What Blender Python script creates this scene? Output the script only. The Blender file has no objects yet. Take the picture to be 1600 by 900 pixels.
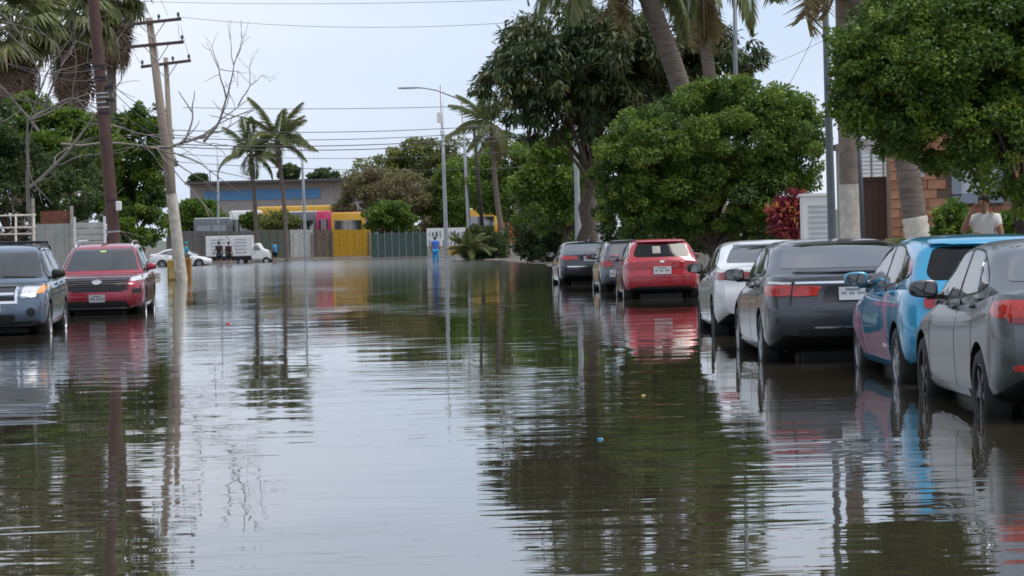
import bpy, bmesh, math, random
import numpy as np
from mathutils import Vector, Matrix
from mathutils.bvhtree import BVHTree

SC = bpy.context.scene
COL = SC.collection
R = math.radians
rng = np.random.default_rng(7)
random.seed(7)

# ------------------------------------------------------------------ camera
CAM_H = 1.43                 # metres above the water
F_PX = 4000.0                # focal length in pixels of the 1600 px wide photograph
PITCH, ROLL = math.atan2(450 - 373, F_PX), R(-1.4)
cam_d = bpy.data.cameras.new('camera')
cam_d.sensor_width = 36.0
cam_d.lens = 36.0 * F_PX / 1600.0
cam_d.clip_end = 6000
cam_d.clip_start = 0.1
cam = bpy.data.objects.new('camera', cam_d)
COL.objects.link(cam)
CAM_R = Matrix.Rotation(math.pi / 2 - PITCH, 3, 'X') @ Matrix.Rotation(ROLL, 3, 'Z')
CAM_P = Vector((0, 0, CAM_H))
cam.matrix_world = Matrix.Translation(CAM_P) @ CAM_R.to_4x4()
SC.camera = cam

# ------------------------------------------------------------------ sky
SUN_EL, SUN_AZ = R(68), R(100)          # azimuth from +Y, clockwise
world = bpy.data.worlds.new('World')
SC.world = world
world.use_nodes = True
wn, wl = world.node_tree.nodes, world.node_tree.links
wn.clear()
w_out = wn.new('ShaderNodeOutputWorld')
sky = wn.new('ShaderNodeTexSky')
sky.sky_type = 'NISHITA'
sky.sun_disc = False
sky.sun_elevation = SUN_EL
sky.sun_rotation = SUN_AZ
sky.dust_density = 2.0
bg_sky = wn.new('ShaderNodeBackground')
bg_sky.inputs['Strength'].default_value = 0.10
wl.new(sky.outputs[0], bg_sky.inputs['Color'])
tc = wn.new('ShaderNodeTexCoord')
mp = wn.new('ShaderNodeMapping')
mp.inputs['Scale'].default_value = (1.0, 1.0, 3.2)
wl.new(tc.outputs['Generated'], mp.inputs['Vector'])
cn = wn.new('ShaderNodeTexNoise')
cn.inputs['Scale'].default_value = 2.6
cn.inputs['Detail'].default_value = 5
cn.inputs['Roughness'].default_value = 0.5
cn.inputs['Distortion'].default_value = 0.5
wl.new(mp.outputs[0], cn.inputs['Vector'])
cr = wn.new('ShaderNodeValToRGB')
cr.color_ramp.elements[0].position = 0.34
cr.color_ramp.elements[0].color = (0.50, 0.60, 0.76, 1)
cr.color_ramp.elements[1].position = 0.66
cr.color_ramp.elements[1].color = (0.77, 0.79, 0.86, 1)
wl.new(cn.outputs['Fac'], cr.inputs['Fac'])
bg_cl = wn.new('ShaderNodeBackground')
bg_cl.inputs['Strength'].default_value = 0.74
wl.new(cr.outputs['Color'], bg_cl.inputs['Color'])
mixw = wn.new('ShaderNodeMixShader')
mixw.inputs['Fac'].default_value = 0.88
wl.new(bg_sky.outputs[0], mixw.inputs[1])
wl.new(bg_cl.outputs[0], mixw.inputs[2])
wl.new(mixw.outputs[0], w_out.inputs['Surface'])

# ------------------------------------------------------------------ sun (overcast)
sun_d = bpy.data.lights.new('sun', 'SUN')
sun_d.energy = 1.5
sun_d.angle = R(25)
sun_d.color = (1.0, 0.96, 0.9)
sun = bpy.data.objects.new('sun', sun_d)
COL.objects.link(sun)
sdir = Vector((math.sin(SUN_AZ) * math.cos(SUN_EL), math.cos(SUN_AZ) * math.cos(SUN_EL), math.sin(SUN_EL)))
sun.rotation_euler = sdir.to_track_quat('Z', 'Y').to_euler()
sun.location = (0, 0, 60)

vs = SC.view_settings
vs.view_transform = 'Standard'
vs.look = 'None'
vs.exposure = 0.85
vs.gamma = 1.0
vs.use_curve_mapping = False
SC.render.engine = 'CYCLES'
SC.cycles.use_denoising = True
SC.cycles.max_bounces = 8
SC.cycles.transparent_max_bounces = 8
SC.cycles.pixel_filter_type = 'BLACKMAN_HARRIS'
SC.cycles.filter_width = 1.7

# ------------------------------------------------------------------ pixel -> place helpers
def ray(px, py):
    return CAM_R @ Vector(((px - 800) / F_PX, (450 - py) / F_PX, -1))
def W(px, py, Y):
    d = ray(px, py)
    return CAM_P + d * (Y / d.y)
def hy(px):                              # picture row of the horizon
    return 373 - (px - 800) * math.tan(-ROLL)
def GX(px, Y, z=0.0):                    # the point at depth Y and height z seen in column px
    y = hy(px) + (CAM_H - z) * F_PX / Y
    p = W(px, y, Y)
    return Vector((p.x, Y, z))
def S(Y):
    return F_PX / Y                      # pixels per metre

# ------------------------------------------------------------------ materials
MATS = {}
def mat(name, col, rough=0.6, metal=0.0, var=0.12, scale=4.0, bump=0.0, coat=0.0, spec=0.5, ior=1.5, stretch=None, col2=None, detail=4):
    if name in MATS:
        return MATS[name]
    m = bpy.data.materials.new(name)
    m.use_nodes = True
    n, l = m.node_tree.nodes, m.node_tree.links
    b = n['Principled BSDF']
    b.inputs['Roughness'].default_value = rough
    b.inputs['Metallic'].default_value = metal
    b.inputs['IOR'].default_value = ior
    b.inputs['Specular IOR Level'].default_value = spec
    if coat:
        b.inputs['Coat Weight'].default_value = coat
        b.inputs['Coat Roughness'].default_value = 0.03
    t = n.new('ShaderNodeTexCoord')
    no = n.new('ShaderNodeTexNoise')
    no.inputs['Scale'].default_value = scale
    no.inputs['Detail'].default_value = detail
    src = t.outputs['Object']
    if stretch:
        mpn = n.new('ShaderNodeMapping')
        mpn.inputs['Scale'].default_value = stretch
        l.new(src, mpn.inputs['Vector'])
        src = mpn.outputs[0]
    l.new(src, no.inputs['Vector'])
    ramp = n.new('ShaderNodeValToRGB')
    c1 = [max(0, c * (1 - var)) for c in col]
    c2 = [min(1, c * (1 + var)) for c in (col2 or col)]
    ramp.color_ramp.elements[0].position = 0.3
    ramp.color_ramp.elements[1].position = 0.7
    ramp.color_ramp.elements[0].color = (*c1, 1)
    ramp.color_ramp.elements[1].color = (*c2, 1)
    l.new(no.outputs['Fac'], ramp.inputs['Fac'])
    l.new(ramp.outputs['Color'], b.inputs['Base Color'])
    if bump:
        bp = n.new('ShaderNodeBump')
        bp.inputs['Strength'].default_value = 0.6
        bp.inputs['Distance'].default_value = bump
        l.new(no.outputs['Fac'], bp.inputs['Height'])
        l.new(bp.outputs[0], b.inputs['Normal'])
    MATS[name] = m
    return m

def leaf_mat(name, cols, trans=0.35, rough=0.5):
    m = bpy.data.materials.new(name)
    m.use_nodes = True
    n, l = m.node_tree.nodes, m.node_tree.links
    b = n['Principled BSDF']
    o = n['Material Output']
    b.inputs['Roughness'].default_value = rough
    b.inputs['Specular IOR Level'].default_value = 0.35
    a = n.new('ShaderNodeAttribute')
    a.attribute_name = 'var'
    r = n.new('ShaderNodeValToRGB')
    els = r.color_ramp.elements
    while len(els) < len(cols):
        els.new(0.5)
    for i, c in enumerate(cols):
        els[i].position = i / (len(cols) - 1)
        els[i].color = (*c, 1)
    l.new(a.outputs['Fac'], r.inputs['Fac'])
    l.new(r.outputs['Color'], b.inputs['Base Color'])
    tr = n.new('ShaderNodeBsdfTranslucent')
    l.new(r.outputs['Color'], tr.inputs['Color'])
    mx = n.new('ShaderNodeMixShader')
    mx.inputs['Fac'].default_value = trans
    l.new(b.outputs[0], mx.inputs[1])
    l.new(tr.outputs[0], mx.inputs[2])
    l.new(mx.outputs[0], o.inputs['Surface'])
    MATS[name] = m
    return m

# ------------------------------------------------------------------ mesh helpers
class MB:
    def __init__(s):
        s.v, s.f = [], []
    def add(s, vs, fs):
        o = len(s.v)
        s.v += [tuple(x) for x in vs]
        s.f += [tuple(i + o for i in f) for f in fs]
        return s
    def box(s, c, d, rot=None, taper=1.0):
        hx, hy_, hz = d[0] / 2, d[1] / 2, d[2] / 2
        vs = []
        for z, k in ((-hz, 1.0), (hz, taper)):
            for x, y in ((-hx, -hy_), (hx, -hy_), (hx, hy_), (-hx, hy_)):
                p = Vector((x * k, y * k, z))
                if rot is not None:
                    p = rot @ p
                vs.append(p + Vector(c))
        return s.add(vs, [(3, 2, 1, 0), (4, 5, 6, 7), (0, 1, 5, 4), (1, 2, 6, 5), (2, 3, 7, 6), (3, 0, 4, 7)])
    def rbox(s, c, d, b=0.02):           # box with chamfered edges
        bm = bmesh.new()
        bmesh.ops.create_cube(bm, size=1)
        for v in bm.verts:
            v.co = Vector((v.co.x * d[0], v.co.y * d[1], v.co.z * d[2]))
        bmesh.ops.bevel(bm, geom=bm.edges[:], offset=b, segments=2, affect='EDGES', profile=0.5)
        bm.verts.index_update()
        s.add([v.co + Vector(c) for v in bm.verts], [[v.index for v in f.verts] for f in bm.faces])
        bm.free()
        return s
    def tube(s, path, rad, n=8, cap=True):
        path = [Vector(p) for p in path]
        if not hasattr(rad, '__len__'):
            rad = [rad] * len(path)
        rings = []
        up = Vector((0, 0, 1))
        d0 = (path[1] - path[0]).normalized()
        ref = Vector((1, 0, 0)) if abs(d0.z) > 0.8 else up
        vs, fs = [], []
        for i, p in enumerate(path):
            a = path[max(0, i - 1)]
            b = path[min(len(path) - 1, i + 1)]
            d = (b - a).normalized()
            u = d.cross(ref)
            if u.length < 1e-4:
                u = d.cross(Vector((0, 1, 0)))
            u.normalize()
            w = d.cross(u)
            for k in range(n):
                t = 2 * math.pi * k / n
                vs.append(p + (u * math.cos(t) + w * math.sin(t)) * rad[i])
        for i in range(len(path) - 1):
            for k in range(n):
                k2 = (k + 1) % n
                fs.append((i * n + k, i * n + k2, (i + 1) * n + k2, (i + 1) * n + k))
        if cap:
            fs.append(tuple(range(n))[::-1])
            fs.append(tuple((len(path) - 1) * n + k for k in range(n)))
        return s.add(vs, fs)
    def lathe(s, prof, n=24, axis='z', c=(0, 0, 0)):   # prof: (r, h)
        vs, fs = [], []
        for r, h in prof:
            for k in range(n):
                t = 2 * math.pi * k / n
                a, b = r * math.cos(t), r * math.sin(t)
                p = {'z': (a, b, h), 'y': (a, h, b), 'x': (h, a, b)}[axis]
                vs.append(Vector(p) + Vector(c))
        for i in range(len(prof) - 1):
            for k in range(n):
                k2 = (k + 1) % n
                fs.append((i * n + k, i * n + k2, (i + 1) * n + k2, (i + 1) * n + k))
        fs.append(tuple(range(n))[::-1])
        fs.append(tuple((len(prof) - 1) * n + k for k in range(n)))
        return s.add(vs, fs)
    def ell(s, c, r, nu=12, nv=8):
        vs, fs = [], []
        for j in range(nv + 1):
            ph = math.pi * j / nv
            for i in range(nu):
                t = 2 * math.pi * i / nu
                vs.append((c[0] + r[0] * math.sin(ph) * math.cos(t), c[1] + r[1] * math.sin(ph) * math.sin(t), c[2] + r[2] * math.cos(ph)))
        for j in range(nv):
            for i in range(nu):
                i2 = (i + 1) % nu
                fs.append((j * nu + i, (j + 1) * nu + i, (j + 1) * nu + i2, j * nu + i2))
        return s.add(vs, fs)
    def build(s, name, m, parent=None, smooth=None, off=None):
        return mk(name, s.v, s.f, m, parent, smooth, off)

def mk(name, v, f, m, parent=None, smooth=None, off=None):
    me = bpy.data.meshes.new(name)
    if off is not None:
        v = [(p[0] - off[0], p[1] - off[1], p[2] - off[2]) for p in v]
    me.from_pydata([tuple(p) for p in v], [], f)
    me.update()
    if m is not None:
        for mm in (m if isinstance(m, (list, tuple)) else [m]):
            me.materials.append(mm)
    if smooth:
        me.shade_smooth()
        if smooth is not True:
            me.set_sharp_from_angle(angle=R(smooth))
    o = bpy.data.objects.new(name, me)
    COL.objects.link(o)
    if parent is not None:
        o.parent = parent
    return o

def tag(o, label=None, cat=None, group=None, kind=None):
    if label: o['label'] = label
    if cat: o['category'] = cat
    if group: o['group'] = group
    if kind: o['kind'] = kind
    return o
def thing(name, label, cat, loc=(0, 0, 0), rz=0.0, group=None):
    o = bpy.data.objects.new(name, None)
    COL.objects.link(o)
    o.location = loc
    o.rotation_euler = (0, 0, rz)
    o.empty_display_size = 0.3
    return tag(o, label, cat, group)
def copy_tree(o, parent=None):
    c = o.copy()
    COL.objects.link(c)
    c.parent = parent
    for ch in o.children:
        copy_tree(ch, c)
    return c

# ------------------------------------------------------------------ shared materials
m_black = mat('black_plastic', (0.012, 0.012, 0.013), 0.55, var=0.2)
m_rubber = mat('tyre_rubber', (0.018, 0.018, 0.018), 0.8, var=0.3, scale=12)
m_chrome = mat('chrome', (0.75, 0.76, 0.78), 0.12, 1.0, var=0.03)
m_alloy = mat('alloy', (0.42, 0.43, 0.45), 0.35, 0.9, var=0.08)
m_darkalloy = mat('dark_alloy', (0.06, 0.06, 0.065), 0.4, 0.6, var=0.1)
m_glass = mat('tinted_glass', (0.012, 0.014, 0.015), 0.04, 0, var=0.2, scale=2, ior=2.8)
m_darkglass = mat('dark_tinted_glass', (0.006, 0.007, 0.008), 0.08, 0, var=0.2, scale=2, ior=1.35)
m_lightglass = mat('windscreen_glass', (0.03, 0.036, 0.04), 0.04, 0, var=0.35, scale=1.5, ior=1.7)
m_redlens = mat('red_lens', (0.30, 0.010, 0.013), 0.12, 0, var=0.4, scale=11, coat=0.6)
m_brightlens = mat('bright_red_lens', (0.50, 0.025, 0.018), 0.12, 0, var=0.35, scale=11, coat=0.6)
m_clearlens = mat('clear_lens', (0.62, 0.62, 0.62), 0.1, 0.2, var=0.25, scale=16, coat=0.8)
m_amber = mat('amber_lens', (0.75, 0.28, 0.02), 0.15, 0, var=0.1, coat=0.6)
m_plate = mat('plate_white', (0.42, 0.43, 0.44), 0.45, 0, var=0.05)
m_plate_ink = mat('plate_ink', (0.12, 0.13, 0.16), 0.5)
m_white = mat('white_paint', (0.74, 0.74, 0.73), 0.5, var=0.06)
m_conc = mat('concrete', (0.33, 0.31, 0.28), 0.85, var=0.22, scale=6, bump=0.004)
m_galv = mat('galvanised_steel', (0.36, 0.38, 0.40), 0.45, 0.5, var=0.12)
m_wood = mat('weathered_wood', (0.25, 0.20, 0.16), 0.85, var=0.3, scale=8, stretch=(6, 6, 0.4), bump=0.006)
m_bark = mat('bark', (0.10, 0.075, 0.055), 0.9, var=0.35, scale=9, stretch=(2, 2, 0.6), bump=0.02)
m_palmbark = mat('palm_bark', (0.15, 0.12, 0.10), 0.9, var=0.35, scale=5, stretch=(0.6, 0.6, 5), bump=0.02)
m_lime = mat('lime_wash', (0.52, 0.48, 0.42), 0.85, var=0.25, scale=5, bump=0.006)
m_greybark = mat('grey_dead_bark', (0.19, 0.17, 0.155), 0.9, var=0.25, scale=8)
m_wire = mat('wire_black', (0.07, 0.07, 0.078), 0.6)
m_skin = mat('skin', (0.30, 0.16, 0.10), 0.55, var=0.1)
m_hair = mat('dark_hair', (0.012, 0.01, 0.009), 0.6)
# ------------------------------------------------------------------ ground, road bed, water, pavements
RE = [(-30, 7.0), (0, 6.6), (40, 5.9), (60, 4.9), (78, 3.9), (110, 2.7), (150, 0.8), (172, -1.2), (186, -3.4), (215, -5.0), (228, -5.0)]
LE = [(-30, -10.6), (0, -10.6), (55, -10.8), (80, -12.4), (109, -14.8), (140, -19), (165, -30), (178, -60), (228, -70)]
def right_edge(y): return np.interp(y, [a for a, b in RE], [b for a, b in RE])
def left_edge(y): return np.interp(y, [a for a, b in LE], [b for a, b in LE])
def ground_z(x, y):
    depth = -0.12 - 0.14 * np.clip((y - 90) / 90, 0, 1) - 0.06 * np.clip((-x - 4) / 4, 0, 1)
    inside = np.minimum(np.minimum(x - left_edge(y), right_edge(y) - x), 226 - y)
    k = np.clip((inside + 0.25) / 0.5, 0, 1)
    out = 0.05 + 0.75 * np.clip((y - 229) / 4, 0, 1)
    return out * (1 - k) + depth * k
gx = np.concatenate([[-2500, -900, -400, -200, -120], np.arange(-76, 40, 0.75), [60, 100, 200, 400, 900, 2500]])
gy = np.concatenate([[-400, -120], np.arange(-30, 236, 1.0), [245, 270, 330, 450, 700, 1200, 2500, 4000]])
GXX, GYY = np.meshgrid(gx, gy)
GZ = ground_z(GXX, GYY)
nx_, ny_ = len(gx), len(gy)
gv = np.stack([GXX, GYY, GZ], -1).reshape(-1, 3)
ii = np.arange(ny_ - 1)[:, None] * nx_ + np.arange(nx_ - 1)[None]
gf = np.stack([ii, ii + 1, ii + nx_ + 1, ii + nx_], -1).reshape(-1, 4)
m_ground = mat('wet_earth', (0.10, 0.085, 0.065), 0.8, var=0.35, scale=0.6, bump=0.02, detail=8)
tag(mk('ground', gv.tolist(), gf.tolist(), m_ground, smooth=True), 'brown earth beside and under the flooded street', kind='structure')

# water: a murky sheet, fine ripples as relief
m_water = bpy.data.materials.new('flood_water')
m_water.use_nodes = True
n, l = m_water.node_tree.nodes, m_water.node_tree.links
b = n['Principled BSDF']
b.inputs['Roughness'].default_value = 0.015
b.inputs['IOR'].default_value = 1.65
t = n.new('ShaderNodeTexCoord')
def mapped(scale, rot=0.0):
    q = n.new('ShaderNodeMapping')
    q.inputs['Scale'].default_value = scale
    q.inputs['Rotation'].default_value = (0, 0, rot)
    l.new(t.outputs['Object'], q.inputs['Vector'])
    return q.outputs[0]
def noise(vec, scale, detail=2.0, rough=0.5, dist=0.0):
    q = n.new('ShaderNodeTexNoise')
    q.inputs['Scale'].default_value = scale
    q.inputs['Detail'].default_value = detail
    q.inputs['Roughness'].default_value = rough
    q.inputs['Distortion'].default_value = dist
    l.new(vec, q.inputs['Vector'])
    return q.outputs['Fac']
def math_(op, a, b_=None, c=None):
    q = n.new('ShaderNodeMath')
    q.operation = op
    for i, x in enumerate((a, b_, c)):
        if x is None: continue
        if isinstance(x, (int, float)): q.inputs[i].default_value = x
        else: l.new(x, q.inputs[i])
    return q.outputs[0]
murk = n.new('ShaderNodeValToRGB')
murk.color_ramp.elements[0].color = (0.030, 0.026, 0.018, 1)
murk.color_ramp.elements[1].color = (0.048, 0.042, 0.029, 1)
l.new(noise(mapped((0.08, 0.05, 1)), 1.0, 4), murk.inputs['Fac'])
l.new(murk.outputs[0], b.inputs['Base Color'])
swell = noise(mapped((0.35, 0.75, 1), 0.12), 1.0, 1.0, 0.4, 0.3)
ripple = noise(mapped((0.75, 3.2, 1), -0.10), 1.0, 2.0, 0.5, 0.4)
fine = noise(mapped((3.0, 8.0, 1), 0.3), 1.0, 1.0)
patch = n.new('ShaderNodeMapRange')
patch.inputs['From Min'].default_value = 0.44
patch.inputs['From Max'].default_value = 0.62
patch.inputs['To Min'].default_value = 0.12
patch.inputs['To Max'].default_value = 1.0
l.new(noise(mapped((0.22, 0.07, 1)), 1.0, 2.0), patch.inputs['Value'])
h1 = math_('MULTIPLY', swell, 1.3)
h2 = math_('MULTIPLY', math_('MULTIPLY', ripple, patch.outputs[0]), 1.25)
h3 = math_('MULTIPLY', math_('MULTIPLY', fine, patch.outputs[0]), 0.10)
hh = math_('ADD', math_('ADD', h1, h2), h3)
sep = n.new('ShaderNodeSeparateXYZ')
l.new(t.outputs['Object'], sep.inputs[0])
chop = n.new('ShaderNodeMapRange')          # the far, wind-chopped end of the flood is rougher
chop.inputs['From Min'].default_value = 50
chop.inputs['From Max'].default_value = 210
chop.inputs['To Min'].default_value = 0.012
chop.inputs['To Max'].default_value = 0.2
l.new(sep.outputs['Y'], chop.inputs['Value'])
l.new(chop.outputs[0], b.inputs['Roughness'])
bp = n.new('ShaderNodeBump')
bp.inputs['Strength'].default_value = 1.0
bp.inputs['Distance'].default_value = 0.006
l.new(hh, bp.inputs['Height'])
l.new(bp.outputs[0], b.inputs['Normal'])
wv = [(-120, -60, 0), (60, -60, 0), (60, 231, 0), (-120, 231, 0)]
tag(mk('water', wv, [(0, 1, 2, 3)], m_water), 'still brown flood water covering the street', kind='structure')

def strip(name, line, w0, w1, z, m, label, zb=-0.4):
    mb = MB()
    vs, fs = [], []
    for y, x in line:
        for xx, zz in ((x + w0, zb), (x + w0, z), (x + w1, z), (x + w1, zb)):
            vs.append((xx, y, zz))
    for i in range(len(line) - 1):
        for k in range(3):
            fs.append((i * 4 + k, (i + 1) * 4 + k, (i + 1) * 4 + k + 1, i * 4 + k + 1))
    return tag(mk(name, vs, fs, m), label, kind='structure')
strip('pavement', RE[:6], 0.17, 3.0, 0.07, m_conc, 'concrete pavement behind the cars parked on the right')
strip('kerb', RE[:6], 0.0, 0.166, 0.085, mat('kerb_concrete', (0.4, 0.37, 0.3), 0.85, var=0.2), 'low kerb of the pavement behind the cars parked on the right')
strip('pavement', LE[:5], -2.4, -0.17, 0.07, m_conc, 'concrete pavement along the left edge of the flooded street')
# ------------------------------------------------------------------ cars
def chaikin(p, k=2, closed=False):
    p = [np.array(q, float) for q in p]
    for _ in range(k):
        q = []
        m = len(p)
        if not closed: q.append(p[0])
        for i in range(m if closed else m - 1):
            a, b_ = p[i], p[(i + 1) % m]
            q += [a * 0.75 + b_ * 0.25, a * 0.25 + b_ * 0.75]
        if not closed: q.append(p[-1])
        p = q
    return np.array(p)
def prof(pts, k=2):
    p = chaikin(pts, k)
    return lambda x: np.interp(x, p[:, 0], p[:, 1])
def resample(pts, m):
    p = chaikin(pts, 2)
    d = np.concatenate([[0], np.cumsum(np.hypot(*np.diff(p, axis=0).T))])
    u = np.linspace(0, d[-1], m)
    return np.stack([np.interp(u, d, p[:, 0]), np.interp(u, d, p[:, 1])], -1)
def ring_mesh(rings):                    # rings of equal length; first/last closed by left-right strips
    m = len(rings[0])
    v = np.concatenate(rings)
    f = []
    for i in range(len(rings) - 1):
        a, c = i * m, (i + 1) * m
        for k in range(m):
            k2 = (k + 1) % m
            f.append((a + k, a + k2, c + k2, c + k))
    half = m // 2
    for base, flip in ((0, True), ((len(rings) - 1) * m, False)):
        for k in range(half):
            q = [base + k, base + k + 1, base + (m - k - 1) % m, base + (m - k) % m]
            q = list(dict.fromkeys(q))
            f.append(tuple(q[::-1] if not flip else q))
    return v, f
def full_ring(h):                        # half section (y>=0) bottom centre .. top centre -> closed ring
    left = h[1:-1][::-1].copy()
    left[:, 1] *= -1
    return np.concatenate([h, left])

def rounded(P, r):
    P = [np.array(p, float) for p in P]
    out = []
    for i in range(len(P)):
        a, p, q = P[i - 1], P[i], P[(i + 1) % len(P)]
        u, v = a - p, q - p
        lu, lv = np.hypot(*u), np.hypot(*v)
        k = min(r, .45 * lu, .45 * lv)
        s0, s1 = p + u / lu * k, p + v / lv * k
        for t in (0, .25, .5, .75, 1):
            out.append(s0 * (1 - t) ** 2 + 2 * p * t * (1 - t) + s1 * t * t)
    return np.array(out)
def hull(pts):
    pts = sorted(map(tuple, pts))
    def half(ps):
        h = []
        for p in ps:
            while len(h) > 1 and (h[-1][0] - h[-2][0]) * (p[1] - h[-2][1]) - (h[-1][1] - h[-2][1]) * (p[0] - h[-2][0]) <= 0: h.pop()
            h.append(p)
        return h
    return half(pts)[:-1] + half(pts[::-1])[:-1]

TEMPL = {
 'sedan': dict(L=4.6, W=0.90, H=1.46,
   top=[(0, 1.06), (.08, 1.10), (.45, 1.11), (.9, 1.075), (1.4, 1.015), (2.2, .975), (3.0, .955), (3.5, .955), (4.0, .87), (4.35, .77), (4.6, .66)],
   bot=[(0, .42), (.25, .31), (.6, .22), (1.0, .19), (3.8, .18), (4.3, .2), (4.6, .24)],
   roof=[(.40, 1.06), (.60, 1.14), (1.08, 1.345), (1.35, 1.415), (1.75, 1.455), (2.2, 1.46), (2.6, 1.425), (2.85, 1.36), (3.62, .95)],
   rear=[(.25, .16), (.40, .04), (.56, 0), (.74, 0), (.79, .035), (.82, .055), (1.02, .07), (1.10, .10), (1.14, .13)],
   front=[(.2, .12), (.35, .02), (.5, 0), (.62, .03), (.75, .16), (.95, .4)], axles=(1.02, 3.72), rw=.32,
   side=[[(2.10, 1.005), (3.20, .99), (3.13, 1.05), (2.78, 1.25), (2.5, 1.335), (2.18, 1.365)],
         [(1.26, 1.055), (2.02, 1.01), (2.10, 1.365), (1.75, 1.36), (1.45, 1.315)],
         [(.86, 1.12), (1.17, 1.07), (1.36, 1.295), (1.2, 1.25)]],
   back=[(-.71, 1.14), (.71, 1.14), (.64, 1.26), (.55, 1.40), (-.55, 1.40), (-.64, 1.26)],
   wind=[(-.76, .99), (.76, .99), (.70, 1.12), (.60, 1.345), (-.60, 1.345), (-.70, 1.12)],
   seams=[(3.30, .3, .95), (2.06, .25, .985), (1.30, .55, 1.03)], handles=[(2.18, .91), (1.32, .94)], mirror=(3.02, 1.03)),
 'hatch': dict(L=4.1, W=0.88, H=1.47,
   top=[(0, .98), (.1, 1.0), (.5, 1.02), (1.2, 1.0), (2.0, .97), (2.8, .955), (3.05, .95), (3.5, .88), (3.85, .78), (4.1, .66)],
   bot=[(0, .34), (.3, .25), (.7, .2), (3.4, .18), (3.8, .2), (4.1, .24)],
   roof=[(.10, .95), (.16, 1.05), (.40, 1.34), (.46, 1.40), (.8, 1.445), (1.3, 1.47), (1.8, 1.465), (2.2, 1.42), (2.45, 1.35), (3.2, .94)],
   rear=[(.2, .14), (.35, .03), (.52, 0), (.66, .01), (.74, .05), (1.0, .10)],
   front=[(.2, .12), (.35, .02), (.5, 0), (.62, .03), (.75, .16), (.95, .4)], axles=(.72, 3.27), rw=.31,
   side=[[(1.66, .995), (2.78, .985), (2.70, 1.05), (2.36, 1.25), (2.1, 1.335), (1.70, 1.365)],
         [(.86, 1.04), (1.58, .998), (1.62, 1.365), (1.2, 1.36), (1.0, 1.31)],
         [(.55, 1.09), (.80, 1.06), (.92, 1.29), (.72, 1.25)]],
   back=[(-.60, 1.06), (.60, 1.06), (.64, 1.12), (.56, 1.33), (.5, 1.36), (-.5, 1.36), (-.56, 1.33), (-.64, 1.12)],
   wind=[(-.74, .985), (.74, .985), (.68, 1.12), (.58, 1.345), (-.58, 1.345), (-.68, 1.12)],
   seams=[(2.88, .3, .95), (1.62, .25, .975), (.98, .6, 1.02)], handles=[(1.74, .90), (1.02, .93)], mirror=(2.62, 1.02)),
 'suv': dict(L=4.45, W=0.91, H=1.72,
   top=[(0, 1.08), (.1, 1.12), (.6, 1.14), (1.4, 1.12), (2.3, 1.09), (3.0, 1.085), (3.2, 1.085), (3.7, 1.05), (4.15, .99), (4.35, .93), (4.45, .85)],
   bot=[(0, .42), (.3, .32), (.7, .28), (3.6, .27), (4.1, .29), (4.45, .33)],
   roof=[(.06, 1.05), (.10, 1.15), (.34, 1.60), (.42, 1.66), (.9, 1.71), (1.5, 1.72), (2.1, 1.71), (2.45, 1.66), (2.62, 1.60), (3.28, 1.07)],
   rear=[(.3, .12), (.45, .02), (.65, 0), (.8, .03), (1.1, .07)],
   front=[(.28, .12), (.42, .02), (.6, 0), (.78, .03), (.95, .06), (1.1, .2)], axles=(.92, 3.54), rw=.36,
   side=[[(1.95, 1.13), (2.98, 1.125), (2.92, 1.2), (2.58, 1.48), (2.4, 1.58), (1.98, 1.60)],
         [(1.02, 1.15), (1.86, 1.13), (1.88, 1.60), (1.06, 1.59)],
         [(.36, 1.18), (.94, 1.155), (.96, 1.58), (.52, 1.55)]],
   back=[(-.62, 1.18), (.62, 1.18), (.56, 1.56), (-.56, 1.56)],
   wind=[(-.75, 1.125), (.75, 1.125), (.70, 1.25), (.61, 1.585), (-.61, 1.585), (-.70, 1.25)],
   seams=[(3.12, .4, 1.06), (1.90, .35, 1.1), (.98, .7, 1.12)], handles=[(2.02, 1.0), (1.10, 1.02)], mirror=(2.86, 1.17)),
}

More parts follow.
